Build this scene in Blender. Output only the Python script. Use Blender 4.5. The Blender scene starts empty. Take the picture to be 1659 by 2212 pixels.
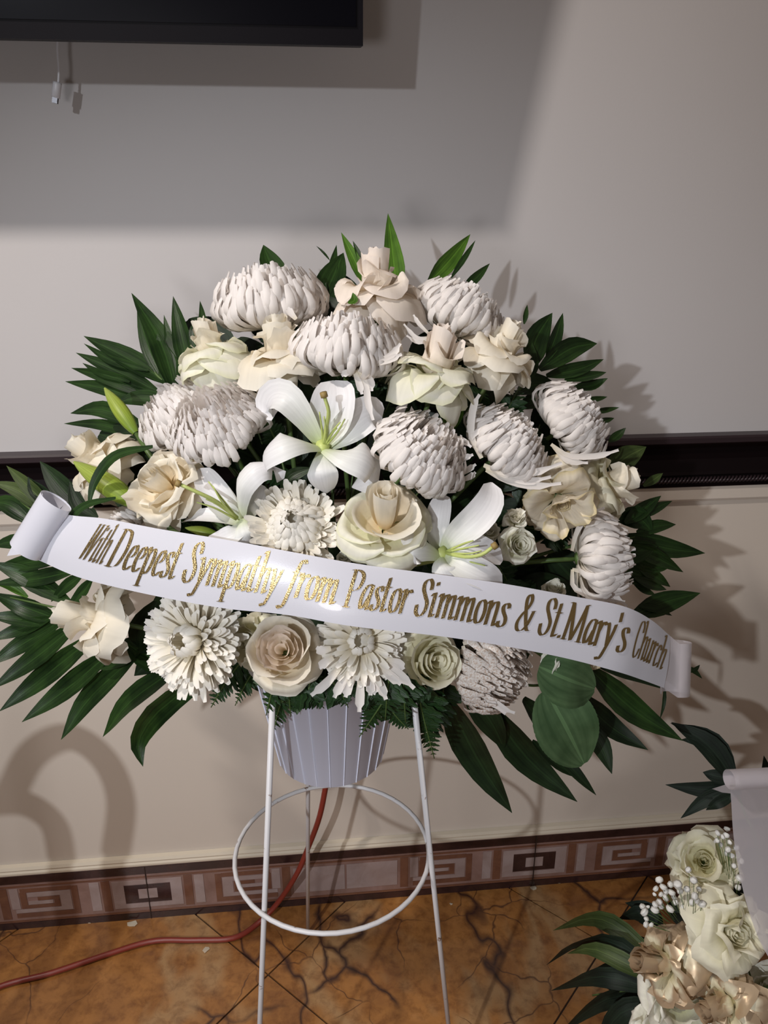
import bpy, math, random
from math import sin, cos, pi, radians, sqrt
from mathutils import Vector, Matrix, noise

random.seed(7)
SC = bpy.context.scene
COL = SC.collection
V = Vector

# ------------------------------------------------------------------ camera, world, lights
F = 1690.0; PITCH = radians(20.8); YAW = radians(5.9); CAM = V((0, -1.214, 1.3))
FW = V((sin(YAW)*cos(PITCH), cos(YAW)*cos(PITCH), -sin(PITCH)))
RT = V((cos(YAW), -sin(YAW), 0)); UP = RT.cross(FW)
cd = bpy.data.cameras.new('camera'); cam = bpy.data.objects.new('camera', cd); COL.objects.link(cam)
cd.sensor_fit = 'HORIZONTAL'; cd.sensor_width = 36; cd.lens = F/1659*36; cd.clip_start = .01
M = Matrix((RT, UP, -FW)).transposed().to_4x4(); M.translation = CAM
cam.matrix_world = M
SC.camera = cam

w = bpy.data.worlds.new('World'); SC.world = w; w.use_nodes = True
w.node_tree.nodes['Background'].inputs[0].default_value = (1.0, .82, .70, 1)
w.node_tree.nodes['Background'].inputs[1].default_value = .14

def lamp(name, loc, watts, col, radius, kind='POINT', aim=None, angle=None, blend=.5):
    l = bpy.data.lights.new(name, kind); l.energy = watts; l.color = col
    l.shadow_soft_size = radius
    if kind == 'SPOT': l.spot_size = radians(angle); l.spot_blend = blend
    o = bpy.data.objects.new(name, l); COL.objects.link(o); o.location = loc
    if aim is not None:
        o.rotation_euler = (V(aim)-V(loc)).to_track_quat('-Z', 'Y').to_euler()
    return o
lamp('ceiling_spot', (-.94, -.90, 2.42), 84, (1, .92, .86), .045, 'SPOT', (.35, 0, .70), 84, .85)
lamp('side_spot', (-.95, -2.15, 1.75), 98, (.90, .94, 1.0), .022, 'SPOT', (.0, -.2, .64), 54, 1.0)
lamp('table_lamp', (-.55, -2.55, .95), 26, (.96, .93, .95), .16)  # added fill with no visible source, brightens the pot and flower fronts
SC.view_settings.view_transform = 'Standard'; SC.view_settings.look = 'None'
SC.view_settings.exposure = 0.0; SC.view_settings.gamma = 1.0
SC.view_settings.use_curve_mapping = False

# ------------------------------------------------------------------ pixel helpers (photo pixel + distance -> point in the room)
def ray(x, y): return FW + RT*((x-829.5)/F) - UP*((y-1106)/F)
def P(x, y, d): return CAM + ray(x, y)*d
def PW(x, y, yy=0.0):
    r = ray(x, y); return CAM + r*((yy-CAM.y)/r.y)
def PZ(x, y, z=0.0):
    r = ray(x, y); return CAM + r*((z-CAM.z)/r.z)
def dep(x, y): return .80 + .09*min(1.6, ((x-760)/600)**2 + ((y-1080)/520)**2)
def axis(ix, iy, c): return (RT*ix + UP*iy - FW*c).normalized()

# ------------------------------------------------------------------ materials
def mat(name, col, rough=.5, metal=0, trans=0, coat=0, spec=.5, sheen=0):
    m = bpy.data.materials.new(name); m.use_nodes = True; nt = m.node_tree
    b = nt.nodes['Principled BSDF']
    b.inputs['Base Color'].default_value = (*col, 1); b.inputs['Roughness'].default_value = rough
    b.inputs['Metallic'].default_value = metal; b.inputs['Coat Weight'].default_value = coat
    b.inputs['Specular IOR Level'].default_value = spec; b.inputs['Sheen Weight'].default_value = sheen
    if trans:
        t = nt.nodes.new('ShaderNodeBsdfTranslucent'); t.inputs[0].default_value = (*col, 1)
        mx = nt.nodes.new('ShaderNodeMixShader'); mx.inputs[0].default_value = trans
        nt.links.new(b.outputs[0], mx.inputs[1]); nt.links.new(t.outputs[0], mx.inputs[2])
        nt.links.new(mx.outputs[0], nt.nodes['Material Output'].inputs[0])
        m['t'] = t.name
    return m
def colour(m, sock):
    nt = m.node_tree; nt.links.new(sock, nt.nodes['Principled BSDF'].inputs['Base Color'])
    if 't' in m: nt.links.new(sock, nt.nodes[m['t']].inputs[0])
def ramp(nt, stops, interp='LINEAR'):
    r = nt.nodes.new('ShaderNodeValToRGB'); e = r.color_ramp; e.interpolation = interp
    while len(e.elements) < len(stops): e.elements.new(.5)
    for k, (p, c) in enumerate(stops): e.elements[k].position = p; e.elements[k].color = (*c, 1)
    return r
def noise_tex(nt, scale, detail=3, dist=0, rough=.5, vec=None):
    n = nt.nodes.new('ShaderNodeTexNoise'); n.inputs['Scale'].default_value = scale
    n.inputs['Detail'].default_value = detail; n.inputs['Distortion'].default_value = dist
    n.inputs['Roughness'].default_value = rough
    if vec is None:
        t = nt.nodes.new('ShaderNodeTexCoord'); vec = t.outputs['Object']
    nt.links.new(vec, n.inputs['Vector']); return n
def bump(m, sock, strength=.2, dist=.002):
    nt = m.node_tree; b = nt.nodes.new('ShaderNodeBump'); b.inputs['Strength'].default_value = strength
    b.inputs['Distance'].default_value = dist; nt.links.new(sock, b.inputs['Height'])
    nt.links.new(b.outputs[0], nt.nodes['Principled BSDF'].inputs['Normal'])
def mix(nt, fac, a, b, blend='MIX'):
    n = nt.nodes.new('ShaderNodeMix'); n.data_type = 'RGBA'; n.blend_type = blend
    for s, v in ((0, fac), (6, a), (7, b)):
        if isinstance(v, (int, float)): n.inputs[s].default_value = v
        elif isinstance(v, tuple): n.inputs[s].default_value = (*v, 1)
        else: nt.links.new(v, n.inputs[s])
    return n.outputs[2]
def uv_of(nt):
    t = nt.nodes.new('ShaderNodeTexCoord'); s = nt.nodes.new('ShaderNodeSeparateXYZ')
    nt.links.new(t.outputs['UV'], s.inputs[0]); return t.outputs['UV'], s.outputs[0], s.outputs[1]
def mathn(nt, op, a, b=0.0):
    n = nt.nodes.new('ShaderNodeMath'); n.operation = op
    for k, v in ((0, a), (1, b)):
        if isinstance(v, (int, float)): n.inputs[k].default_value = v
        else: nt.links.new(v, n.inputs[k])
    return n.outputs[0]

def petal_mat(name, stops, rough=.55, trans=.28, vein=.12, tint=None):
    """colour runs along the petal (uv.y), fine lengthwise veins"""
    m = mat(name, stops[-1][1], rough, trans=trans, spec=.25); nt = m.node_tree
    uv, u, v = uv_of(nt); r = ramp(nt, stops); nt.links.new(v, r.inputs[0])
    wv = nt.nodes.new('ShaderNodeMapping'); wv.inputs['Scale'].default_value = (14, 1.2, 1)
    nt.links.new(uv, wv.inputs[0]); n = noise_tex(nt, 1.0, 2, vec=wv.outputs[0])
    rr = ramp(nt, [(.3, (1-vein,)*3), (.65, (1, 1, 1))]); nt.links.new(n.outputs[0], rr.inputs[0])
    c = mix(nt, 1.0, r.outputs[0], rr.outputs[0], 'MULTIPLY')
    if tint:
        n2 = noise_tex(nt, 30, 2); r2 = ramp(nt, [(.42, (0, 0, 0)), (.7, (1, 1, 1))]); nt.links.new(n2.outputs[0], r2.inputs[0])
        c = mix(nt, r2.outputs[0], c, tint)
    colour(m, c); bump(m, n.outputs[0], .15, .001); return m

MUM = petal_mat('mum_petal', [(0, (.82, .75, .60)), (.35, (.92, .87, .82)), (1, (.95, .91, .885))], trans=.36, vein=.08)
MUMC = petal_mat('mum_cream', [(0, (.72, .62, .36)), (.45, (.90, .84, .70)), (1, (.93, .90, .84))], trans=.25, vein=.08)
MUMB = petal_mat('mum_browned', [(0, (.80, .72, .55)), (.4, (.90, .86, .80)), (1, (.90, .86, .82))], trans=.25, tint=(.55, .40, .30))
ROSE = petal_mat('rose_cream', [(0, (.84, .66, .38)), (.4, (.91, .82, .64)), (1, (.93, .88, .77))], trans=.3, vein=.06)
ROSEG = petal_mat('rose_greenish', [(0, (.62, .64, .30)), (.45, (.88, .86, .66)), (.85, (.91, .89, .78)), (1, (.84, .84, .60))], trans=.3, vein=.08)
ROSEP = petal_mat('rose_blush', [(0, (.86, .70, .46)), (.5, (.93, .84, .72)), (1, (.93, .84, .76))], trans=.3, vein=.06)
ROSEW = petal_mat('rose_wilted', [(0, (.78, .68, .44)), (.5, (.90, .82, .68)), (.85, (.88, .79, .62)), (1, (.76, .64, .36))], trans=.3, vein=.14)
ROSEI = petal_mat('rose_ivory', [(0, (.70, .66, .36)), (.4, (.88, .84, .62)), (1, (.91, .88, .72))], trans=.25, vein=.08)
SPRAY = petal_mat('spray_rose_ivory', [(0, (.62, .62, .30)), (.5, (.88, .86, .72)), (1, (.91, .89, .80))], trans=.2, vein=.1)
LILY = petal_mat('lily_white', [(0, (.66, .74, .42)), (.22, (.86, .87, .82)), (.6, (.90, .89, .90)), (1, (.92, .90, .91))], .4, .22, .1)
LILYG = mat('lily_green', (.55, .62, .20), .45, trans=.15)
BUDG = petal_mat('lily_bud_green', [(0, (.16, .26, .03)), (.5, (.34, .43, .06)), (1, (.36, .44, .10))], .4, .1, .35)
STEM = mat('stem_green', (.07, .12, .03), .5)
STIG = mat('stigma_brown', (.28, .19, .06), .6)
def leaf_mat(name, a, b, rough=.38, trans=.12):
    m = mat(name, a, rough, trans=trans, spec=.3); nt = m.node_tree
    uv, u, v = uv_of(nt); mp = nt.nodes.new('ShaderNodeMapping'); mp.inputs['Scale'].default_value = (9, .7, 1)
    nt.links.new(uv, mp.inputs[0]); n = noise_tex(nt, 1, 3, vec=mp.outputs[0])
    n2 = noise_tex(nt, 25, 3); f = mathn(nt, 'MULTIPLY', n.outputs[0], mathn(nt, 'MULTIPLY', n2.outputs[0], 2.0))
    r = ramp(nt, [(.3, a), (.75, b)]); nt.links.new(f, r.inputs[0])
    # midrib
    d = mathn(nt, 'ABSOLUTE', mathn(nt, 'SUBTRACT', u, .5)); k = mathn(nt, 'LESS_THAN', d, .03)
    colour(m, mix(nt, mathn(nt, 'MULTIPLY', k, .35), r.outputs[0], tuple(min(1, x*2.2) for x in b)))
    bump(m, n.outputs[0], .35, .002); return m
PALM = leaf_mat('palm_leaflet', (.007, .020, .005), (.024, .058, .012))
PALML = leaf_mat('palm_leaflet_light', (.035, .09, .010), (.09, .20, .022))
DARKL = leaf_mat('dark_leaf', (.005, .013, .004), (.016, .036, .011), .5)
OLIVE = leaf_mat('olive_leaf', (.03, .05, .012), (.07, .10, .03), .5)
FERN = leaf_mat('leatherleaf', (.008, .026, .008), (.026, .066, .018), .4)
BROAD = leaf_mat('broad_green_leaf', (.05, .10, .04), (.11, .19, .085), .6)
NAVYL = leaf_mat('navy_green_leaf', (.004, .009, .005), (.011, .022, .012), .6)
FOAM = mat('floral_foam', (.015, .035, .015), .95)

# gold-painted rose: gold grows from the petal edges
GOLD = petal_mat('gold_painted_petal', [(0, (.70, .62, .36)), (.5, (.88, .82, .60)), (1, (.88, .83, .64))], trans=.12)
def goldify(m):
    nt = m.node_tree; b = nt.nodes['Principled BSDF']
    uv, u, v = uv_of(nt); n = noise_tex(nt, 22, 3)
    e = mathn(nt, 'ADD', mathn(nt, 'MULTIPLY', v, .55), n.outputs[0]); r = ramp(nt, [(.72, (0, 0, 0)), (.86, (1, 1, 1))])
    nt.links.new(e, r.inputs[0])
    src = b.inputs['Base Color'].links[0].from_socket
    colour(m, mix(nt, r.outputs[0], src, (.62, .47, .31)))
    nt.links.new(mathn(nt, 'MULTIPLY', r.outputs[0], .4), b.inputs['Metallic']); b.inputs['Roughness'].default_value = .36
goldify(GOLD)

RIB = mat('satin_ribbon', (.74, .74, .81), .28, trans=.2, coat=.3, spec=.6)
_nt = RIB.node_tree; _n = noise_tex(_nt, 900, 2); bump(RIB, _n.outputs[0], .12, .0004)
RIBT = mat('sheer_ribbon', (.60, .565, .60), .35, coat=.2)   # thin translucent plastic ribbon
_nt = RIBT.node_tree; _b = _nt.nodes['Principled BSDF']
_t = _nt.nodes.new('ShaderNodeBsdfTransparent'); _tl = _nt.nodes.new('ShaderNodeBsdfTranslucent'); _tl.inputs[0].default_value = (.8, .76, .77, 1)
_m1 = _nt.nodes.new('ShaderNodeMixShader'); _m1.inputs[0].default_value = .35
_m2 = _nt.nodes.new('ShaderNodeMixShader'); _m2.inputs[0].default_value = .28
_nt.links.new(_b.outputs[0], _m1.inputs[1]); _nt.links.new(_tl.outputs[0], _m1.inputs[2])
_nt.links.new(_m1.outputs[0], _m2.inputs[1]); _nt.links.new(_t.outputs[0], _m2.inputs[2])
_nt.links.new(_m2.outputs[0], _nt.nodes['Material Output'].inputs[0])
FOIL = mat('gold_foil', (.40, .29, .13), .28, metal=.9)
_nt = FOIL.node_tree; _n = noise_tex(_nt, 700, 2); bump(FOIL, _n.outputs[0], .6, .0008)

# painted wall: cream above and below, faint unevenness
def wall_mat(name, col):
    m = mat(name, col, .55, spec=.3); nt = m.node_tree
    n = noise_tex(nt, 2.2, 4); r = ramp(nt, [(.3, tuple(c*.96 for c in col)), (.7, col)]); nt.links.new(n.outputs[0], r.inputs[0])
    colour(m, r.outputs[0]); n2 = noise_tex(nt, 260, 3); bump(m, n2.outputs[0], .08, .001); return m
WALL = wall_mat('cream_wall_paint', (.575, .55, .545))
WAINS = wall_mat('beige_wall_paint', (.66, .585, .505))
CREAMTRIM = wall_mat('cream_bead_paint', (.66, .58, .46))
ESP = mat('espresso_wood', (.006, .0035, .004), .4, spec=.12)
ESPL = mat('espresso_wood_lip', (.030, .019, .022), .35, spec=.3)
_nt = ESP.node_tree; _n = noise_tex(_nt, 40, 3); bump(ESP, _n.outputs[0], .1, .001)
TVB = mat('tv_black_plastic', (.004, .003, .005), .5, spec=.12)
TVS = mat('tv_screen_glass', (.002, .002, .004), .25, spec=.1)
WPL = mat('white_plastic', (.72, .72, .76), .35)
USBM = mat('usb_metal', (.12, .12, .13), .35, metal=.8)
POTM = mat('white_pot_plastic', (.80, .83, .97), .40, trans=.1)
TAPE = mat('clear_tape', (.72, .66, .68), .25, trans=.4)
CORD = mat('red_cord', (.22, .030, .018), .4)
PLUG = mat('plug_dark_red', (.10, .012, .010), .45)
GREY = mat('grey_plate', (.55, .53, .5), .4)
# worn white enamel on wire
WIRE = mat('white_enamel_wire', (.66, .65, .66), .4)
_nt = WIRE.node_tree; _n = noise_tex(_nt, 55, 4, rough=.7); _r = ramp(_nt, [(.30, (.20, .12, .08)), (.36, (.64, .63, .64))]); _nt.links.new(_n.outputs[0], _r.inputs[0]); colour(WIRE, _r.outputs[0])
# marble
def stone(name, stops, scale, rough=.28, veins=None, coat=.3, cracks=False):
    m = mat(name, stops[0][1], rough, coat=coat); nt = m.node_tree
    n = noise_tex(nt, scale, 6, .8, .6); r = ramp(nt, stops); nt.links.new(n.outputs[0], r.inputs[0]); c = r.outputs[0]
    for (vs, dist, lo, hi, vc, off) in veins or []:
        t = nt.nodes.new('ShaderNodeTexCoord'); mp = nt.nodes.new('ShaderNodeMapping')
        mp.inputs['Location'].default_value = (off, off*.7, 0); mp.inputs['Rotation'].default_value = (0, 0, radians(28)); mp.inputs['Scale'].default_value = (1.6, .8, 1)
        nt.links.new(t.outputs['Object'], mp.inputs[0])
        nn = noise_tex(nt, vs, 5, dist, .55, vec=mp.outputs[0])
        d = mathn(nt, 'ABSOLUTE', mathn(nt, 'SUBTRACT', nn.outputs[0], .5))
        rr = ramp(nt, [(lo, (1, 1, 1)), (hi, (0, 0, 0))]); nt.links.new(d, rr.inputs[0])
        c = mix(nt, rr.outputs[0], c, vc)
    if cracks:
        t = nt.nodes.new('ShaderNodeTexCoord'); nn = noise_tex(nt, 5, 4); vm = nt.nodes.new('ShaderNodeMix'); vm.data_type = 'VECTOR'; vm.inputs[0].default_value = .14
        nt.links.new(t.outputs['Object'], vm.inputs[4]); nt.links.new(nn.outputs['Color'], vm.inputs[5])
        for sc_, th_, cc in ((3.1, .012, (.04, .015, .012)), (8.5, .012, (.10, .04, .018))):
            vo = nt.nodes.new('ShaderNodeTexVoronoi'); vo.feature = 'DISTANCE_TO_EDGE'; vo.inputs['Scale'].default_value = sc_; nt.links.new(vm.outputs[1], vo.inputs['Vector'])
            rr = ramp(nt, [(.0, (1, 1, 1)), (th_*(1.6 if sc_ < 5 else 1.0), (0, 0, 0))]); nt.links.new(vo.outputs['Distance'], rr.inputs[0])
            mk = noise_tex(nt, 4.3 if sc_ > 5 else 3.1, 2); mr = ramp(nt, [(.48, (0, 0, 0)), (.56, (1, 1, 1))]); nt.links.new(mk.outputs[0], mr.inputs[0])
            c = mix(nt, mathn(nt, 'MULTIPLY', rr.outputs[0], mr.outputs[0]), c, cc)
        fn = noise_tex(nt, 45, 5, .3, .65); fr = ramp(nt, [(.32, (.62, .56, .52)), (.55, (1, 1, 1))]); nt.links.new(fn.outputs[0], fr.inputs[0])
        c = mix(nt, 1.0, c, fr.outputs[0], 'MULTIPLY')
    colour(m, c); return m
FLOORM = stone('amber_marble', [(.25, (.19, .072, .026)), (.45, (.32, .135, .036)), (.6, (.41, .18, .048)), (.78, (.48, .23, .075))], 9, .34,
               [(1.1, .35, .004, .030, (.40, .23, .10), 7.3), (1.0, .3, .0, .007, (.045, .016, .012), 2.1)], cracks=True)
BASEM = stone('mauve_marble', [(.3, (.20, .115, .09)), (.6, (.27, .165, .14)), (.8, (.33, .21, .185))], 14, .25)
INLAYL = stone('pale_marble', [(.3, (.29, .21, .19)), (.7, (.38, .30, .285))], 20, .25)
INLAYR = stone('rust_marble', [(.3, (.13, .055, .035)), (.7, (.19, .085, .05))], 25, .25)
DARKS = stone('dark_marble', [(.3, (.018, .008, .008)), (.7, (.05, .022, .02))], 20, .25)
GROUT = mat('dark_grout', (.035, .018, .012), .8)

# ------------------------------------------------------------------ mesh helpers
def mesh(name, verts, faces, uvs=None, smooth=True):
    me = bpy.data.meshes.new(name); me.from_pydata([tuple(v) for v in verts], [], faces)
    if smooth: me.polygons.foreach_set('use_smooth', [True]*len(faces))
    if uvs:
        l = me.uv_layers.new(name='uv'); fl = []
        for p in me.polygons:
            for vi in p.vertices: fl += uvs[vi]
        l.data.foreach_set('uv', fl)
    me.update(); return me
def grid(name, rows, wrap=False):
    """rows: list over v of lists over u"""
    n = len(rows[0]); m = len(rows); vs = [p for r in rows for p in r]
    uv = [(i/(n-1), j/(m-1)) for j in range(m) for i in range(n)]
    fs = [(j*n+i, j*n+i+1, (j+1)*n+i+1, (j+1)*n+i) for j in range(m-1) for i in range(n-1)]
    if wrap: fs += [(j*n+n-1, j*n, (j+1)*n, (j+1)*n+n-1) for j in range(m-1)]
    return vs, fs, uv
class MB:
    def __init__(s): s.v = []; s.f = []; s.u = []
    def add(s, t):
        v, f, u = t; o = len(s.v); s.v += v; s.f += [tuple(i+o for i in q) for q in f]; s.u += u; return s
    def box(s, lo, hi):
        a, b, c = lo; d, e, f = hi
        v = [V(p) for p in ((a, b, c), (d, b, c), (d, e, c), (a, e, c), (a, b, f), (d, b, f), (d, e, f), (a, e, f))]
        return s.add((v, [(0, 3, 2, 1), (4, 5, 6, 7), (0, 1, 5, 4), (1, 2, 6, 5), (2, 3, 7, 6), (3, 0, 4, 7)], [(0, 0)]*8))
    def build(s, name, m, parent=None, smooth=True, loc=None):
        return obj(name, mesh(name, s.v, s.f, s.u, smooth), m, parent, loc)
def obj(name, me, m, parent=None, loc=None):
    """link one mesh object; world-space vertices are moved under the parent's base point"""
    o = bpy.data.objects.new(name, me)
    if m is not None and not me.materials: me.materials.append(m)
    COL.objects.link(o)
    if parent is not None: o.parent = parent
    if loc is not None: o.location = loc
    return o
def thing(name, label, cat, loc=(0, 0, 0), group=None, rot=None):
    o = bpy.data.objects.new(name, None); COL.objects.link(o); o.empty_display_size = .02
    o.location = loc; o['label'] = label; o['category'] = cat
    if rot is not None: o.rotation_euler = rot
    if group: o['group'] = group
    return o
def tag(o, label, cat, group=None):
    o['label'] = label; o['category'] = cat
    if group: o['group'] = group
    return o
def struct(o): o['kind'] = 'structure'; return o
def rebase(t, off):  # geometry tuple -> relative to a base point
    return ([p-off for p in t[0]], t[1], t[2])
def cr(pts, n):
    """Catmull-Rom through Vectors, n samples"""
    if len(pts) == 2: return [pts[0].lerp(pts[1], i/(n-1)) for i in range(n)]
    q = [pts[0]*2-pts[1]] + list(pts) + [pts[-1]*2-pts[-2]]; out = []; k = len(pts)-1
    for i in range(n):
        t = i/(n-1)*k; s = min(int(t), k-1); t -= s; a, b, c, d = q[s:s+4]
        out.append(.5*((2*b)+(c-a)*t+(2*a-5*b+4*c-d)*t*t+(3*b-a-3*c+d)*t**3))
    return out
def tube(pts, r, sides=6, r2=None):
    n = len(pts); rows = []; up = V((0, 0, 1))
    t0 = (pts[1]-pts[0]).normalized(); a = t0.orthogonal().normalized()
    for i, p in enumerate(pts):
        t = (pts[min(i+1, n-1)]-pts[max(i-1, 0)]).normalized(); a = (a-t*a.dot(t)).normalized(); b = t.cross(a)
        k = r if r2 is None else r+(r2-r)*i/(n-1)
        rows.append([p+(a*cos(2*pi*j/sides)+b*sin(2*pi*j/sides))*k for j in range(sides)])
    g = grid('', rows, True); vs, fs, uv = g
    fs = fs+[tuple(range(sides))[::-1], tuple(range((n-1)*sides, n*sides))]
    return vs, fs, uv
def lathe(prof, n=32, c=V((0, 0, 0))):
    rows = [[c+V((r*cos(2*pi*i/n), r*sin(2*pi*i/n), z)) for i in range(n)] for r, z in prof]
    return grid('', rows, True)
def blade(path, wfn, nrm, n=9, cup=.25, ruffle=0, seed=0, nu=5, fold=0):
    """a leaf or petal: swept along path with width wfn(t); nrm = side facing the viewer"""
    pts = cr(path, n); rows = []
    for i, p in enumerate(pts):
        t = (pts[min(i+1, n-1)]-pts[max(i-1, 0)]).normalized(); N = (nrm-t*nrm.dot(t))
        if N.length < 1e-5: N = t.orthogonal()
        N.normalize(); S = t.cross(N); v = i/(n-1); h = wfn(v)*.5; row = []
        for j in range(nu):
            s = j/(nu-1)*2-1
            z = cup*h*s*s - fold*h*(1-abs(s))
            if ruffle: z += ruffle*h*abs(s)*sin(v*9+seed+s*2) + ruffle*.6*h*noise.noise(p*60+V((seed, s*3, 0)))
            row.append(p+S*(h*s)+N*z)
        rows.append(row)
    return grid('', rows)
def lance(w, a=.4, base=.25):   # palm leaflet: widest at a
    def f(t):
        if t < a: k = t/a; return w*(base+(1-base)*sin(k*pi/2))
        k = (t-a)/(1-a); return w*max(.012, (1-k**1.7))
    return f
def oval(w, base=.35, tip=.12):
    def f(t): return w*max(base*(1-t*3), tip*0+.02, sin(pi*min(1, max(0, .06+t*.93)))**.7)
    return f
TOCAM = -FW

# ------------------------------------------------------------------ structure: wall, floor, rail, baseboard
X0, X1 = -2.2, 2.6
struct(MB().box((X0, 0, .911), (X1, .12, 2.7)).build('wall_back', WALL, smooth=False))
low = struct(MB().box((X0, 0, -.05), (X1, .12, .911)).build('wall_lower', WAINS, smooth=False)); low.name = 'wall_back.001'
fl = struct(MB().box((X0, -3.6, -.05), (X1, 0, -.004)).build('floor', GROUT, smooth=False))
TS = .45; g = .0016; c0 = V((-.104, -.16, 0)); e1 = V((1, -1, 0)).normalized(); e2 = V((1, 1, 0)).normalized()
def clip_poly(pl, f):
    out = []
    for i in range(len(pl)):
        a, b = pl[i-1], pl[i]; fa, fb = f(a), f(b)
        if (fa < 0) != (fb < 0): out.append(a.lerp(b, fa/(fa-fb)))
        if fb >= 0: out.append(b)
    return out
for i in range(-4, 5):
    for j in range(-4, 4):
        pl = [c0+e1*(TS*(i+a)+(g if a == 0 else -g))+e2*(TS*(j+b)+(g if b == 0 else -g)) for a, b in ((0, 0), (1, 0), (1, 1), (0, 1))]
        pl = clip_poly(pl, lambda p: -p.y-.001); pl = pl and clip_poly(pl, lambda p: p.y+1.1); pl = pl and clip_poly(pl, lambda p: p.x+1.3); pl = pl and clip_poly(pl, lambda p: 1.6-p.x)
        if len(pl) < 3: continue
        n = len(pl); vs = [V((p.x, p.y, -.004)) for p in pl]+[V((p.x, p.y, 0)) for p in pl]
        fs = [tuple(range(n, 2*n))]+[(k, (k+1) % n, (k+1) % n+n, k+n) for k in range(n)]
        if (vs[1]-vs[0]).cross(vs[2]-vs[1]).z < 0: fs = [q[::-1] for q in fs]
        obj('tile', mesh('tile', vs, fs, None, False), FLOORM, fl)
def extrude_x(prof, x0=X0, x1=X1, segs=1):
    """profile [(y,z)] swept along the wall"""
    rows = [[V((x0+(x1-x0)*k/segs, y, z)) for (y, z) in prof] for k in range(segs+1)]
    return grid('', rows)
# baseboard: stone border tiles with a Greek key inlay, cream bead on top
bb = struct(MB().add(extrude_x([(-.0005, -.004), (-.0105, -.004), (-.0105, .131), (-.0005, .131)])).build('baseboard_back', BASEM, smooth=False))
MB().box((X0, -.0118, .113), (X1, -.0100, .1305)).build('dark_border_strip', DARKS, bb, False)
MB().box((X0, -.0118, -.0035), (X1, -.0100, .0155)).build('dark_border_strip', DARKS, bb, False)
bead = MB().add(extrude_x([(-.0002, .131), (-.010, .131), (-.0125, .134), (-.0125, .138), (-.010, .141), (-.011, .144), (-.008, .149), (-.0002, .151)]))
struct(bead.build('trim_1', CREAMTRIM, smooth=False))
PER = .771; XC = -.338
def rects(mb, x, items, sgn=1):
    for (a, z0, b, z1) in items:
        lo, hi = sorted((x+sgn*a, x+sgn*b)); mb.box((lo, -.0114, z0), (hi, -.0100, z1))
for k in range(-3, 5):
    xc = XC+PER*k
    if xc < -1.4 or xc > 1.7: continue
    a = MB(); b = MB(); d = MB(); jn = MB()
    rects(a, xc, [(-.066, .030, .066, .040), (-.066, .088, .066, .098), (-.066, .040, -.044, .088), (.044, .040, .066, .088)])
    rects(d, xc, [(-.044, .042, .044, .052), (-.044, .076, .044, .086), (-.044, .052, -.018, .076), (.018, .052, .044, .076)])
    rects(a, xc, [(-.018, .052, .018, .076)])
    for s in (-1, 1):
        rects(b, xc, [(.070, .026, .086, .102)], s)
        rects(a, xc, [(.090, .030, .108, .100)], s)
        rects(b, xc, [(.130, .028, .250, .038), (.130, .038, .142, .098), (.142, .090, .236, .099), (.226, .050, .238, .090), (.166, .050, .226, .058), (.166, .058, .176, .076), (.176, .068, .206, .076)], s)
        rects(a, xc, [(.144, .040, .164, .088), (.164, .078, .224, .088), (.164, .040, .250, .048), (.178, .059, .224, .067), (.240, .050, .256, .100)], s)
        rects(b, xc, [(.260, .026, .276, .102)], s)
        rects(a, xc, [(.282, .034, PER/2-.002, .096)], s)
    rects(b, xc, [(-PER/2, .0165, PER/2, .0215), (-PER/2, .1035, PER/2, .1075)])
    rects(jn, xc, [(-.0008, -.003, .0008, .1305)])
    a.build('key_inlay', INLAYL, bb, False); b.build('key_inlay', INLAYR, bb, False); d.build('key_inlay', DARKS, bb, False)
    jv = jn.build('joint', GROUT, bb, False); jv.location.y = -.0014
# chair rail: moulded espresso board with a lip and a rope bead
rail = struct(MB().add(extrude_x([(-.0002, .866), (-.012, .866), (-.013, .872), (-.013, .886), (-.016, .889), (-.013, .894), (-.010, .915), (-.012, .935), (-.019, .944), (-.0002, .944)])).build('trim_2', ESP, smooth=False))
MB().add(extrude_x([(-.0002, .944), (-.019, .944), (-.024, .947), (-.024, .955), (-.021, .958), (-.0002, .9585)])).build('rail_lip', ESPL, rail, False)
rope = MB()
for k in range(300):
    x = -.75+.0065*k; a = V((x-.004, -.0135, .8745)); b = V((x+.004, -.0135, .8835))
    rope.add(tube(cr([a, (a+b)/2+V((0, -.003, 0)), b], 3), .0022, 5))
o = rope.build('rope_bead', ESPL, rail); o['kind'] = 'stuff'
struct(MB().add(extrude_x([(-.0002, .838), (-.006, .838), (-.008, .842), (-.008, .8655), (-.0002, .866)])).build('trim_3', WAINS, smooth=False))

# ------------------------------------------------------------------ television and its dangling USB lead
def tilt_x(t, piv, a):
    R = Matrix.Rotation(a, 3, 'X'); return ([R @ (p-piv) for p in t[0]], t[1], t[2])
piv = V((-.5, -.15, 1.487)); tv = thing('television', 'wall-mounted flat television with a black lower edge, top of the wall', 'television', piv)
ta = radians(7)
xr = PW(782, 97, -.15).x
m = MB(); m.box((xr-1.23, -.165, 1.487), (xr, -.125, 2.19)); obj('casing', mesh('casing', *tilt_x((m.v, m.f, m.u), piv, ta), smooth=False), TVB, tv)
m = MB(); m.box((xr-1.222, -.1665, 1.506), (xr-.008, -.1645, 2.182)); obj('screen', mesh('screen', *tilt_x((m.v, m.f, m.u), piv, ta), smooth=False), TVS, tv)
m = MB(); m.box((-.62, -.16, 1.75), (-.42, -.012, 1.95)); m.box((-.66, -.012, 1.70), (-.38, -.001, 2.0)); obj('wall_bracket', mesh('wall_bracket', *rebase((m.v, m.f, m.u), piv), smooth=False), TVB, tv)
c = PW(121, 180, -.045); cb = thing('usb_lead', 'thin white cable with a dark-tipped plug hanging below the television', 'cable', c)
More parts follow.
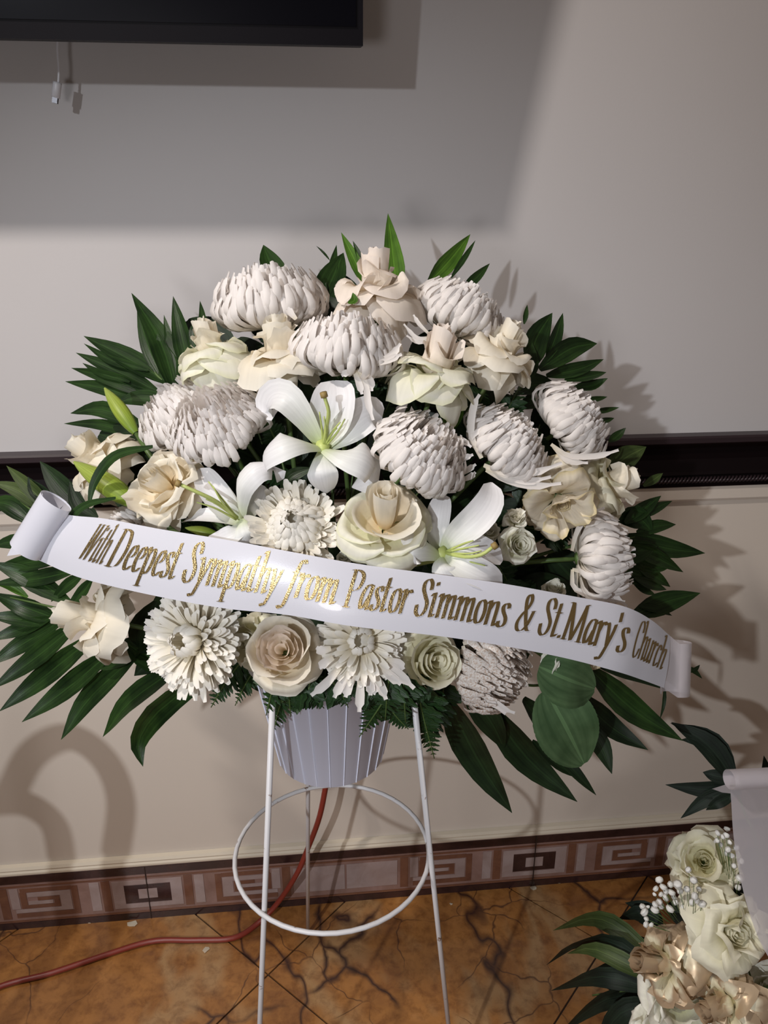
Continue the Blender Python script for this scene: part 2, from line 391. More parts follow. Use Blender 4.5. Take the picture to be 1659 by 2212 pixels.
MB().add(rebase(tube(cr([PW(150, -60, -.045), PW(130, 40, -.045), PW(124, 100, -.045), PW(127, 150, -.045), PW(126, 182, -.045)], 14), .0016, 6), c)).build('wire', WPL, cb)
m = MB(); a = PW(124, 178, -.045); b = PW(120, 211, -.045); MB().add(rebase(tube([a, a.lerp(b, .15), a.lerp(b, .3), b], .0055, 10), c)).build('plug_body', WPL, cb)
MB().add(rebase(tube([b, PW(119, 223, -.045)], .0045, 4), c)).build('plug_tip', USBM, cb, False)

# ------------------------------------------------------------------ wire easel, pot, foam, cord
RC = V((.015, -.415, .525)); RR = .1255
es = thing('wire_easel', 'white wire floor easel with a hoop, carrying the flower pot', 'easel', (RC.x, RC.y, 0))
eb = V((RC.x, RC.y, 0))
def leg(top, ring, z1=0.0):
    d = ring-top; foot = ring+d*((ring.z-z1)/(top.z-ring.z)); return [top, ring, foot]
lr = PW(572, 1947, RC.y-.084); lt = PZ(589, 1510, .8235)
rr_ = PW(925, 1850, RC.y+.004); rt_ = PZ(893, 1500, .8235)
bt = V((RC.x-.02, RC.y+.091, .8235)); bf = V((-.031, -.083, .0))
br = bt.lerp(bf, .33)
rf_ = PZ(981, 2330, .0035)
for pts in (leg(lt, lr), [rt_, rt_.lerp(rf_, .36), rf_], [bt, br, bf]):
    pts = [pts[0], pts[1], V((pts[2].x, pts[2].y, max(0.0035, pts[2].z)))]
    MB().add(rebase(tube([pts[0], pts[0].lerp(pts[2], .5), pts[2]], .0034, 8), eb)).build('leg', WIRE, es)
hp = []
for k in range(49):
    a = 2*pi*k/48; hp.append(RC+V((RR*cos(a), RR*sin(a), 0)))
MB().add(rebase(tube(hp, .0030, 8), eb)).build('hoop', WIRE, es)
hp = [V((.017, -.415, .8235))+V((.0935*cos(2*pi*k/32), .0935*sin(2*pi*k/32), 0)) for k in range(33)]
MB().add(rebase(tube(hp, .0030, 8), eb)).build('pot_holder_ring', WIRE, es)

PC = V((.017, -.415, .677)); pot = thing('flower_pot', 'white plastic pot with vertical ribs sitting in the easel', 'pot', PC)
MB().add(lathe([(0.0, .002), (.030, .001), (.058, 0), (.064, .004), (.0900, .150), (.093, .150), (.093, .162), (.089, .162), (.087, .150), (.062, .008), (0, .006)], 48)).build('body', POTM, pot)
ribs = MB()
for k in range(26):
    a = 2*pi*(k+.3)/26; d = V((cos(a), sin(a), 0)); s = V((-sin(a), cos(a), 0))*.0009
    lo = d*.0637+V((0, 0, .004)); hi = d*.0900+V((0, 0, .150)); o_ = d*.0013
    ribs.add(([lo-s, hi-s, hi+o_, lo+o_, lo+s, hi+s], [(0, 1, 2, 3), (3, 2, 5, 4)], [(0, 0)]*6))
o = ribs.build('rib', POTM, pot, False)
tp = [P(690, 1500, .842), P(682, 1562, .868)]
MB().add(rebase(blade([tp[0], tp[0].lerp(tp[1], .5)+TOCAM*.001, tp[1]], lambda t: .0105, TOCAM, 5, .1), PC)).build('tape_strip', TAPE, pot)
FC = PC+V((0, 0, .155))
foam = MB().add(lathe([(0, .01), (.046, .012), (.066, .12), (.064, .19), (.050, .235), (0, .25)], 20)).build('floral_foam', FOAM, None, True, PC)
tag(foam, 'dark green block of floral foam filling the white pot', 'foam')

pc = PW(712, 1655, -.02)
ol = thing('wall_outlet', 'pale wall outlet behind the flower pot feeding the red cord', 'outlet', V((pc.x, 0, pc.z)))
cvp = MB().box((-.036, -.006, -.058), (.036, 0, .058)).build('cover_plate', GREY, ol, False)
for s in (-1, 1): MB().add(([V((x, z*.25-.004, y)) if False else V((x, -.0075+abs(x)*.02, s*.024+y)) for x, y in ((-.016, -.014), (.016, -.014), (.016, .014), (-.016, .014))], [(0, 1, 2, 3)], [(0, 0)]*4)).build('socket', WPL, cvp, False)
cp = [PW(706, 1686, -.075), PW(690, 1765, -.075), PW(664, 1835, -.065), PW(640, 1890, -.06), PZ(600, 1950, .045), PZ(560, 1992, .012), PZ(505, 2026, .0065), PZ(420, 2031, .006), PZ(330, 2033, .006), PZ(230, 2062, .006), PZ(110, 2102, .006), PZ(0, 2131, .006), PZ(-120, 2190, .006), PZ(-320, 2300, .006)]
cb2 = cp[0]; cd2 = thing('extension_cord', 'red extension cord running from behind the pot over the amber floor', 'cord', cb2)
MB().add(rebase(tube(cr(cp, 70), .0052, 8), cb2)).build('cable', CORD, cd2)
pl = [PW(714, 1648, -.010), PW(713, 1654, -.05), PW(709, 1672, -.076), PW(706, 1690, -.075)]
MB().add(rebase(tube(cr(pl, 8), .012, 10, .0075), cb2)).build('plug', PLUG, cd2)

# ------------------------------------------------------------------ unseen bentwood chair, added so its curved arms shade the lower wall
WOOD = mat('dark_bentwood', (.06, .028, .014), .4)
LMP = V((-.95, -2.15, 1.75))
def toward_lamp(x, y, k=.25): w_ = PW(x, y); return w_.lerp(LMP, k)
ac = V((-.85, -.55, 0)); chair = thing('shade_chair', 'bentwood armchair with curved arms standing beside the bouquet', 'chair', ac)
arm1 = [toward_lamp(*q) for q in ((20, 1720), (70, 1630), (150, 1592), (225, 1640), (262, 1730), (250, 1850))]  # arm curves follow the lamp rays back from the wanted wall shade
arm2 = [toward_lamp(*q) for q in ((-40, 1735), (50, 1735), (115, 1780), (135, 1860))]
def strap(pts, n=26):
    g_ = blade(pts, lambda t: .038, (LMP-pts[1]).normalized(), n, 0, nu=3); vs = g_[0]; d_ = (LMP-pts[1]).normalized()*-.014
    k_ = len(vs); ring = [i*3 for i in range(n)]+[i*3+2 for i in reversed(range(n))]
    fs = list(g_[1])+[tuple(i+k_ for i in q[::-1]) for q in g_[1]]+[(ring[i], ring[(i+1) % len(ring)], ring[(i+1) % len(ring)]+k_, ring[i]+k_) for i in range(len(ring))]
    return vs+[v+d_ for v in vs], fs, g_[2]*2
for a_ in (arm1, arm2): MB().add(rebase(strap(a_), ac)).build('arm', WOOD, chair)
for p_ in (arm1[-1], arm2[-1], V((-1.10, -.45, .44)), V((-1.10, -.80, .44))):
    MB().add(rebase(tube([p_, V((p_.x-.02, p_.y, .0))], .017, 8), ac)).build('leg', WOOD, chair)
MB().add(rebase(lathe([(0, .42), (.20, .42), (.215, .435), (.205, .455), (0, .46)], 24, V((-.92, -.62, 0))), ac)).build('seat', WOOD, chair)
MB().add(rebase(tube(cr([V((-1.10, -.45, .40)), V((-1.13, -.47, .8)), V((-1.13, -.62, .92)), V((-1.13, -.78, .8)), V((-1.10, -.80, .40))], 20), .015, 8), ac)).build('backrest', WOOD, chair)

# ------------------------------------------------------------------ stems
def stem_part(parent, base, ax, L=None, r=.0028, m=STEM, foot=None):
    foot = foot or (FC+V((random.uniform(-.04, .04), random.uniform(-.035, .03), random.uniform(-.0, .05))))
    mid = base-ax*min(.07, (base-foot).length*.4)
    pts = cr([base, mid, mid.lerp(foot, .5)+V((0, .015, -.0)), foot], 8)
    inv = parent.matrix_basis.inverted()
    pts = [inv @ p for p in pts]
    return MB().add(tube(pts, r, 6)).build('stem', m, parent)

# ------------------------------------------------------------------ chrysanthemums
def mum_petal(kind, t, var):
    def L(a, b, k): return (a[0]+(b[0]-a[0])*k, a[1]+(b[1]-a[1])*k)
    th = (t**.58)*radians(100); j = 1+.06*var
    if kind == 'bowl':
        rt = sin(th)*.98*j; zt = .62+.42*cos(th)
        p = [(.04+.06*t, .36*(1-t)), (rt*(.70+.48*t)+.02, .34*(1-t)-.04*t), (rt*1.15+.03, zt-.24), (rt*.84, zt+.05)]
    elif kind == 'spread':
        if t < .62:
            q = t/.62; th = (q**.55)*radians(95); rt = .70*sin(th)*j; zt = .34+.34*cos(th)
            p = [(.03+.06*q, .22*(1-q)), (rt*(.7+.4*q)+.02, .2*(1-q)), (rt*1.2+.06, zt-.06), (rt*.48, zt+.06)]
        else:
            q = (t-.62)/.38; rt = (.82+.30*q)*j; zt = .44-.30*q
            p = [(.08, .0), (rt*.5, -.03*q), (rt*.85, zt-.12), (rt, zt+.06)]
    else:   # 'ball' : broad dome of short curled florets
        th = (t**.55)*radians(118); rt = .98*sin(th)*j; zt = .40+.50*cos(th)
        p = [(.05+.1*t, .28*(1-t)), (rt*.6+.02, zt*.55+.05), (rt*.86+.03, zt-.04), (rt*1.10+.07, zt)] if t > .1 else [(.05, .25), (rt*.9+.04, .5), (rt*1.2+.05, zt-.05), (rt*.5, zt+.05)]
    wmax = (.128+.03*t) if kind == 'bowl' else .15+.02*t if kind == 'spread' else .165; rows = []; n = 8
    for i in range(n):
        v = i/(n-1); a, b, c = L(p[0], p[1], v), L(p[1], p[2], v), L(p[2], p[3], v); d, e = L(a, b, v), L(b, c, v); q = L(d, e, v)
        tx, tz = e[0]-d[0], e[1]-d[1]; l = math.hypot(tx, tz) or 1; nx, nz = -tz/l, tx/l
        hw = wmax*.5*(.45+.55*min(1, v/.5)) * (1 if v < .8 else .93 if v < .95 else .52)
        row = []
        for s in (-1, 0, 1):
            k = .62*hw*abs(s)
            row.append(V((q[0]+nx*k, s*hw + .03*var*v, q[1]+nz*k)))
        rows.append(row)
    v_, f_, u_ = grid('', rows); return mesh('petal', v_, f_, u_)
_mum = {}
def mum(label, cx, cy, R, ax, kind='bowl', N=280, m=MUM, dd=0, group='white chrysanthemums', foot=None, hc=.55, skip=None, stem=True, tmax=1.0):
    d = dep(cx, cy)+dd; s = R/F*d; A = axis(*ax); base = P(cx, cy, d)-A*(s*hc)
    q = A.to_track_quat('Z', 'Y'); o = thing('chrysanthemum', label, 'flower', base, group, q.to_euler())
    K = 11
    for i in range(N):
        t = (i+.5)/N*tmax; k = min(K-1, int(t*K)); var = random.choice((-1, 1)); key = (kind, k, var, m.name)
        if key not in _mum:
            me = mum_petal(kind, (k+.5)/K, var); me.materials.append(m); _mum[key] = me
        p = bpy.data.objects.new('petal', _mum[key]); COL.objects.link(p); p.parent = o
        jt = .025+.06*t
        p.rotation_euler = (random.gauss(0, jt), random.gauss(0, jt), i*2.39996+random.gauss(0, .05))
        p.scale = [s*random.uniform(.93, 1.07)]*3
    rows = lathe([(.0, -.05), (.09, -.04), (.15, .0), (.13, .05), (0, .10)], 10)
    MB().add(([v*s for v in rows[0]], rows[1], rows[2])).build('sepal', STEM, o)
    # inner heart so that no gap shows between the bases
    rows = lathe([(.0, .02), (.34, .12), (.55, .34), (.46, .60), (.25, .74), (0, .78)] if kind == 'bowl' else [(.0, .02), (.24, .06), (.36, .20), (.30, .42), (.12, .55), (0, .58)] if kind == 'ball' else [(.0, .02), (.24, .06), (.34, .20), (.26, .38), (0, .46)], 12)
    MB().add(([v*s for v in rows[0]], rows[1], rows[2])).build('floret_heart', m, o)
    if stem: bpy.context.view_layer.update(); stem_part(o, base, A, foot=foot)
    return o
def extra_petals(o, paths, m, w=9, dd=-.02):
    inv = Matrix.LocRotScale(o.location, o.rotation_euler, None).inverted()
    for pts in paths:
        d0 = dep(pts[0][0], pts[0][1])+dd
        pp = [P(x, y, d0+(q[0] if q else 0)) for x, y, *q in pts]; ww = w/F*d0
        g_ = blade(pp, lambda t: ww*(.55+.45*min(1, t*2))*(1 if t < .86 else .45), TOCAM, 9, .5, nu=3)
        MB().add(([inv @ v for v in g_[0]], g_[1], g_[2])).build('petal', m, o)

m1 = mum('white chrysanthemum seen from the side at the top edge, nearest the television shadow', 580, 640, 122, (-.12, .93, .30), 'bowl', 285)
m2 = mum('white chrysanthemum bowl with limp petals drooping below it, above the upright lily', 750, 742, 118, (.05, .93, .32), 'bowl', 285, dd=-.035)
extra_petals(m2, [((770, 800), (790, 830), (795, 870), (806, 908)), ((765, 800), (776, 830), (782, 852)), ((775, 802), (800, 822), (803, 845)), ((760, 802), (748, 806), (738, 812)), ((800, 790), (840, 778), (868, 765)), ((805, 785), (845, 768), (865, 742)), ((640, 690), (628, 676), (622, 664))], MUM, 15, -.058)
m3 = mum('white chrysanthemum tilted toward the wall beside the topmost rose', 1002, 672, 104, (.52, .80, .25), 'bowl', 285, dd=.02)
extra_petals(m3, [((935, 728), (900, 730), (872, 700)), ((930, 725), (905, 700), (893, 680)), ((935, 730), (905, 740), (878, 725))], MUM, 9)
m4 = mum('white chrysanthemum half hidden behind another one, beside the upper green lily bud', 385, 882, 98, (-.55, .70, .45), 'bowl', 285, dd=.025)
m5 = mum('large white chrysanthemum overlapping its neighbour, left of the upright lily', 467, 905, 104, (-.22, .62, .72), 'bowl', 285, dd=-.03)
m6 = mum('white chrysanthemum right above the big open cream rose', 915, 968, 108, (.48, .62, .60), 'bowl', 285, dd=-.035)
extra_petals(m6, [((880, 1040), (920, 1060), (985, 1062)), ((880, 1035), (930, 1055), (1000, 1050)), ((862, 1010), (825, 980), (818, 940)), ((860, 1000), (832, 960), (820, 945)), ((985, 1030), (1010, 1015), (1028, 1003)), ((990, 1040), (1015, 1030), (1027, 1020)), ((950, 940), (995, 950), (1018, 966)), ((960, 1000), (1000, 990), (1022, 982))], MUM, 13)
m7 = mum('white chrysanthemum with long bottom petals between two other chrysanthemums, above the wilted rose', 1102, 952, 100, (.62, .66, .42), 'bowl', 285, dd=-.005)
extra_petals(m7, [((1050, 1015), (1090, 1036), (1150, 1050), (1212, 1044)), ((1050, 1010), (1100, 1030), (1140, 1040), (1190, 1030)), ((1045, 1005), (1090, 1022), (1150, 1022), (1214, 1000)), ((1040, 990), (1018, 940), (1022, 880), (1036, 852))], MUM, 16)
m8 = mum('white chrysanthemum just above the end of the dark chair rail', 1243, 905, 96, (.74, .56, .36), 'bowl', 285, dd=.015)
extra_petals(m8, [((1190, 960), (1230, 985), (1290, 985), (1336, 972)), ((1195, 965), (1225, 995), (1270, 1000))], MUM, 13)
m9 = mum('fully open white chrysanthemum with a creamy eye, above the word Sympathy', 632, 1124, 98, (-.04, .36, .92), 'spread', 285, MUMC, dd=-.045)
m10 = mum('white chrysanthemum in profile with its green stem showing, above the word Mary', 1300, 1202, 106, (.95, .10, .16), 'bowl', 285, dd=-.01, hc=.5)
extra_petals(m10, [((1235, 1190), (1245, 1150), (1270, 1112), (1306, 1097)), ((1236, 1230), (1240, 1270), (1290, 1290), (1350, 1300)), ((1236, 1230), (1270, 1240), (1320, 1280), (1355, 1310))], MUM, 13)
m11 = mum('white chrysanthemum hanging below the words Deepest Sympathy', 408, 1384, 104, (-.42, .10, .86), 'ball', 285, MUMC, dd=-.03)
extra_petals(m11, [((478, 1400), (482, 1440), (460, 1475), (420, 1500)), ((476, 1410), (474, 1450), (448, 1480)), ((420, 1440), (390, 1470), (370, 1487)), ((340, 1360), (320, 1358), (312, 1352)), ((350, 1395), (330, 1395), (318, 1402)), ((360, 1435), (345, 1445), (330, 1450)), ((350, 1330), (335, 1325), (320, 1326))], MUM, 14)
m12 = mum('shaggy white chrysanthemum with straggling long lower petals, directly over the pot', 780, 1385, 84, (.02, .22, .97), 'ball', 230, MUMC, dd=-.03)
extra_petals(m12, [((735, 1440), (705, 1475), (672, 1502)), ((755, 1450), (735, 1480), (722, 1507)), ((765, 1450), (752, 1485), (746, 1506)), ((780, 1455), (778, 1500), (776, 1538)), ((792, 1455), (800, 1480), (800, 1502)), ((805, 1450), (822, 1480), (834, 1511)), ((820, 1435), (845, 1460), (866, 1478)), ((828, 1432), (858, 1452), (895, 1487)), ((720, 1420), (700, 1432), (690, 1444)), ((810, 1455), (812, 1478), (806, 1500)), ((835, 1425), (860, 1432), (872, 1446)), ((715, 1400), (695, 1404), (684, 1398))], MUM, 20, -.05)
m13 = mum('browning white chrysanthemum tilting down below the ampersand', 1075, 1452, 100, (.66, -.28, .60), 'bowl', 285, MUMB, dd=-.02)
extra_petals(m13, [((1000, 1400), (1015, 1450), (1055, 1510), (1092, 1542)), ((1000, 1400), (1025, 1470), (1080, 1525), (1112, 1540)), ((1000, 1395), (1010, 1430), (1035, 1480), (1070, 1520)), ((1000, 1390), (1040, 1380), (1090, 1395))], MUM, 14)
m14 = mum('small white chrysanthemum peeping over the ribbon above the words With Deepest', 268, 1128, 56, (-.70, .50, .20), 'bowl', 160, dd=.01)

# ------------------------------------------------------------------ roses
PROF = {
 'reflexed': [(3, 78, [(.10, 0), (.30, .22), (.33, .55), (.50, .66)]), (5, 52, [(.1, 0), (.46, .30), (.74, .30), (.92, .08)]),
              (5, 54, [(.1, -.02), (.48, .14), (.86, .02), (1.0, -.36)]), (5, 48, [(.1, -.05), (.40, -.02), (.72, -.22), (.80, -.62)])],
 'open': [(3, 80, [(.10, 0), (.42, .25), (.50, .55), (.60, .66)]), (4, 62, [(.1, 0), (.55, .20), (.72, .46), (.88, .50)]),
          (5, 52, [(.1, 0), (.60, .05), (.95, .18), (1.06, -.02)]), (4, 52, [(.1, -.05), (.55, -.05), (.92, -.12), (1.0, -.40)])],
 'conecup': [(3, 72, [(.10, 0), (.48, .12), (.64, .40), (.84, .46)]), (4, 62, [(.1, 0), (.60, .05), (.85, .28), (1.0, .22)]),
          (5, 52, [(.1, 0), (.60, -.05), (.98, .0), (1.06, -.25)]), (4, 50, [(.1, -.05), (.55, -.12), (.9, -.28), (.95, -.55)])],
 'cup': [(3, 85, [(.10, 0), (.44, .22), (.52, .60), (.56, .82)]), (4, 70, [(.1, -.02), (.56, .12), (.70, .50), (.86, .66)]),
         (4, 55, [(.1, -.05), (.62, -.02), (.92, .10), (1.05, -.15)])],
 'wilt': [(4, 50, [(.1, 0), (.3, .35), (.45, .75), (.72, .95)]), (4, 46, [(.1, 0), (.5, .25), (.85, .45), (1.05, .25)]), (5, 44, [(.1, -.02), (.5, .02), (.9, -.1), (1.0, -.55)])],
}
def rose_petal(prof, half, s, seed, ruf=.09):
    nv, nu = 10, 11; rows = []; pts = cr([V((a, b, 0)) for a, b in prof], 24); n0 = random.uniform(.78, 1.14); ph = random.uniform(0, 6.28); curl = random.uniform(-.10, .10)
    fold = random.uniform(.6, 1.3)
    for j in range(nv):
        v = j/(nv-1); row = []
        for i in range(nu):
            u = i/(nu-1)*2-1
            ve = v*(1-.22*u*u-.10*(u**4))*n0; ve = min(ve, 1.0)
            k = ve*23; a = int(min(22, k)); q = pts[a].lerp(pts[a+1], k-a)
            hw = half*(.55+.45*min(1, v*1.6))
            phi = u*hw
            r = q.x*(1-.10*u*u*v); z = q.y
            nz = noise.noise(V((u*1.7+seed, v*2.2, seed*.37)))
            z += ruf*v*v*(sin(u*3.2*fold+ph)*.9 + 1.2*nz) + .10*u*u*v*.6 + curl*u*v
            r += ruf*.9*v*noise.noise(V((u*2.1, v*1.5+seed, 9)))
            e = max(0, v-.6)/.4
            z += e*ruf*.8*noise.noise(V((u*5, seed, 3))); r += e*ruf*.9*noise.noise(V((u*5+5, seed, 1)))
            row.append(V((r*cos(phi), r*sin(phi), z))*s)
        rows.append(row)
    return grid('', rows)
def rose(label, cx, cy, R, ax, style='reflexed', mo=ROSE, mi=ROSE, dd=0, cone=1.0, cr_=.30, hc=.15, group='cream roses', foot=None, name='rose', ruf=.14, cat='flower', stem=True, roll=None, spiral=False):
    d = dep(cx, cy)+dd; s = R/F*d; A = axis(*ax); base = P(cx, cy, d)-A*(s*hc)
    o = thing(name, label, cat, base, group, A.to_track_quat('Z', 'Y').to_euler())
    seed = random.uniform(0, 100); ph0 = random.uniform(0, 6.28)
    # heart: wrapped petals, each a spiral sheet
    for k in range(6):
        rows = []; a0 = ph0+k*2.4; rk = cr_*(1-.145*k); top = cone*(.92+.10*(k % 2)+.01*k) * (1 if not spiral else 1-.03*k)
        for j in range(9):
            v = j/8; row = []
            for i in range(10):
                u = i/9*2-1; hgt = top*(v*(1-.10*u*u))
                pr = .42+.9*v*(1-v)*1.5+.50*v**3 if not spiral else .35+.65*sin(min(1, v*1.25)*pi/2)+.10*v**4
                rad = rk*pr*(1+.06*u)
                rad += .045*v**3*noise.noise(V((u*3+k, seed, 2))); hgt += .05*v**2*noise.noise(V((u*4+k*3, seed, 5)))
                ph = a0+u*1.75
                row.append(V((rad*cos(ph), rad*sin(ph), hgt))*s)
            rows.append(row)
        MB().add(grid('', rows)).build('petal', mi, o)
    for wi, (n, half, prof) in enumerate(PROF[style]):
        for k in range(n):
            g_ = rose_petal(prof, radians(half), s, seed+wi*13+k*3.7, ruf)
            p = MB().add(g_).build('petal', mi if wi == 0 else mo, o)
            p.rotation_euler = (random.gauss(0, .05+.03*wi), random.gauss(0, .05+.03*wi), ph0+2*pi*(k+.5*wi)/n+random.gauss(0, .15))
    hip = lathe([(0, -.22), (.09, -.20), (.13, -.10), (.12, .02), (0, .04)], 10)
    hip_ = MB().add(([v*s for v in hip[0]], hip[1], hip[2])); hipo = hip_.build('hip', STEM, o)
    for k in range(5):
        a = k*1.2566+ph0; di = V((cos(a), sin(a), 0))
        g_ = blade([di*.10*s+V((0, 0, -.06*s)), di*.30*s+V((0, 0, -.14*s)), di*.46*s+V((0, 0, -.30*s))], lance(.13*s, .3), V((0, 0, 1)), 5, nu=3)
        MB().add(g_).build('sepal', STEM, hipo)
    if stem: stem_part(o, base, A, foot=foot)
    return o

rose('blush-cream rose at the very top of the bouquet in front of the tall pointed leaf', 812, 632, 106, (.02, .95, .30), 'reflexed', ROSEP, ROSEP, dd=-.01, cone=.98, cr_=.33)
rose('greenish-cream ruffled rose between the fan of palm and the second rose of its row', 460, 765, 90, (-.25, .92, .28), 'reflexed', ROSEG, ROSE, cone=.98, cr_=.32, ruf=.12)
rose('cream rose with a tall pointed heart tucked below the topmost chrysanthemum', 606, 770, 100, (-.08, .92, .36), 'reflexed', ROSE, ROSE, dd=-.02, cone=1.0, cr_=.34)
rose('pale rose with reflexed greenish skirt right of the drooping chrysanthemum', 938, 802, 105, (.22, .90, .34), 'reflexed', ROSEG, ROSEP, dd=-.03, cone=1.06, cr_=.32)
rose('cream rose leaning toward the wall, in the angle of the broad palm fan', 1078, 772, 92, (.42, .86, .24), 'reflexed', ROSE, ROSE, dd=.005, cone=1.02, cr_=.34)
rose('cream rose with its tip over the left end of the chair rail', 222, 996, 92, (-.74, .58, .28), 'reflexed', ROSE, ROSE, dd=.02, cone=.98, cr_=.34)
rose('wide cream rose between the lower green bud and the half-hidden lily', 356, 1050, 92, (-.42, .42, .80), 'conecup', ROSE, ROSE, dd=-.02, cone=.80, cr_=.34, ruf=.2)
rose('largest open cream rose with a yellowish heart, centre of the bouquet above the word from', 832, 1118, 104, (.02, .66, .75), 'conecup', ROSEG, ROSE, dd=-.04, cone=1.12, cr_=.36, ruf=.06, hc=.25)
rose('cream rose pointing along the chair rail at its cut-off end', 1302, 1052, 92, (.90, .30, .24), 'reflexed', ROSEI, ROSE, dd=.025, cone=.96, cr_=.32)
rose('wilted cream rose with curled brownish petals, above the profile chrysanthemum', 1210, 1080, 84, (.10, -.50, .80), 'wilt', ROSEW, ROSEW, dd=-.01, cone=.45, cr_=.22, ruf=.2)
rose('cream rose turned sideways under the word With', 218, 1338, 98, (-.92, .22, .30), 'reflexed', ROSE, ROSE, dd=-.015, cone=1.12, cr_=.34)
rose('cream rose with a spiral apricot heart, under the word from', 614, 1408, 88, (-.06, .30, .94), 'cup', ROSE, ROSEP, dd=-.045, cone=.80, cr_=.44, ruf=.10, spiral=True)
rose('half-open cream rose with a tight round heart, just below the word Pastor', 930, 1425, 72, (.38, .12, .90), 'cup', ROSEI, ROSEI, dd=-.025, cone=.86, cr_=.48, ruf=.06, spiral=True)
rose('pale rose mostly hidden behind the spiral-hearted rose', 545, 1388, 64, (-.5, .1, .6), 'open', ROSEI, ROSEI, dd=.02, cone=.6)
rose('cream rose mostly hidden behind the half-open rose and the shaggy chrysanthemum', 882, 1405, 58, (-.1, .1, .9), 'open', ROSEI, ROSEI, dd=.02, cone=.4)
rose('cream rose peeping out under the end of the ribbon below the word Church', 1268, 1425, 44, (.3, -.5, .5), 'reflexed', ROSEW, ROSEW, dd=.02, cone=.6)
# spray roses
def spray(label, cx, cy, R, ax, dd=0, style='cup', m=SPRAY, ruf=.14):
    return rose(label, cx, cy, R, ax, style, m, m, dd, cone=.85, cr_=.5, group='small spray roses', name='spray_rose', ruf=ruf, spiral=True)
spray('small round ivory spray rose beside the slanting lily, largest of its cluster', 1118, 1178, 42, (.18, .12, .95), -.02)
spray('small ruffled ivory spray rose standing above the round spray rose', 1112, 1124, 27, (.1, .5, .8), 0, 'wilt')
spray('small yellowish spray rose tucked behind the long lily petal', 1055, 1148, 25, (.1, .4, .8), .01)
spray('small green-tinged spray rose right under the largest open rose', 796, 1178, 22, (-.1, .4, .9), -.02, 'wilt')
spray('small ivory spray rose touching the ribbon edge below the largest open rose', 822, 1214, 30, (0, .4, .9), -.03)
spray('tiny spray rose bud on the ribbon edge right of the creamy-eyed chrysanthemum', 742, 1206, 17, (0, .4, .9), -.02)
spray('small spray rose beside the left lily petal on the ribbon edge', 868, 1196, 24, (.3, .2, .9), .005)
spray('small spray rose peeping over the ribbon beneath the stem of the profile chrysanthemum', 1196, 1276, 28, (0, .6, .7), -.0)
spray('small ivory spray rose above the broad green leaf under the ribbon', 1196, 1432, 32, (.6, -.3, .6), 0, 'cup')
# ------------------------------------------------------------------ lilies
def wl(w, a=.5, base=.3, tip=.05):
    def f(t):
        if t < a: return w*(base+(1-base)*sin(t/a*pi/2))
        k = (t-a)/(1-a); return w*(tip+(1-tip)*sqrt(max(0, 1-k**2.2)))
    return f
def lily(label, cx, cy, dd, petals, stamens, ax, group='white lilies'):
    d = dep(cx, cy)+dd; base = P(cx, cy, d); A = axis(*ax)
    o = thing('lily', label, 'flower', base, group)
    for pts, w, nrm, cup in petals:
        pp = [P(x, y, d+z) for x, y, z in pts]; ww = w/F*d
        MB().add(rebase(blade(pp, wl(ww), axis(*nrm), 13, cup, .05, cx, 7), base)).build('petal', LILY, o)
    for k, pts in enumerate(stamens):
        pp = [P(x, y, d+z) for x, y, z in pts]; big = k == 0
        st = MB().add(rebase(tube(cr(pp, 10), .0021 if big else .0013, 6, .0018 if big else .0007), base)).build('pistil' if big else 'filament', LILYG, o)
        if big:
            e = pp[-1]; MB().add(rebase(tube([e, e+(pp[-1]-pp[-2]).normalized()*.002, e+(pp[-1]-pp[-2]).normalized()*.005], .0036, 7), base)).build('stigma', STIG, st)
    tb = tube(cr([base+A*.004, base-A*.02, base-A*.045], 5), .0075, 8, .004)
    MB().add(rebase(tb, base)).build('throat', LILYG, o)
    stem_part(o, base-A*.045, A)
    return o
lily('upright white lily with all six petals open, upper middle of the bouquet', 697, 966, -.025, [
    ([(697, 966, .008), (712, 915, -.004), (722, 862, -.010), (722, 822, .004)], 96, (0, .3, 1), .35),
    ([(697, 966, .008), (655, 900, -.014), (618, 858, -.020), (588, 858, -.004), (578, 885, .012), (596, 892, .018)], 70, (-.3, .2, 1), .3),
    ([(697, 966, .008), (750, 925, -.004), (795, 893, .0), (824, 908, .016)], 78, (.3, .1, 1), .35),
    ([(697, 966, .004), (640, 952, -.030), (595, 962, -.034), (568, 985, -.014), (580, 1015, .006)], 80, (-.3, .5, .9), -.35),
    ([(697, 970, .004), (695, 1010, -.022), (699, 1040, -.018), (705, 1066, .004)], 66, (0, -.3, 1), -.25),
    ([(699, 968, .002), (745, 978, -.032), (790, 990, -.034), (808, 1020, -.014), (760, 1052, .010)], 84, (.4, .4, .9), -.35)],
    [[(700, 962, 0), (705, 920, -.020), (710, 890, -.034), (701, 858, -.040)], [(698, 962, 0), (695, 925, -.016), (690, 890, -.028)], [(702, 962, 0), (720, 930, -.014), (735, 912, -.022)], [(701, 962, 0), (718, 935, -.016), (728, 925, -.02)], [(697, 962, 0), (704, 930, -.018), (700, 900, -.03)], [(703, 964, 0), (728, 935, -.014), (745, 905, -.02)]], (.03, .2, .95))
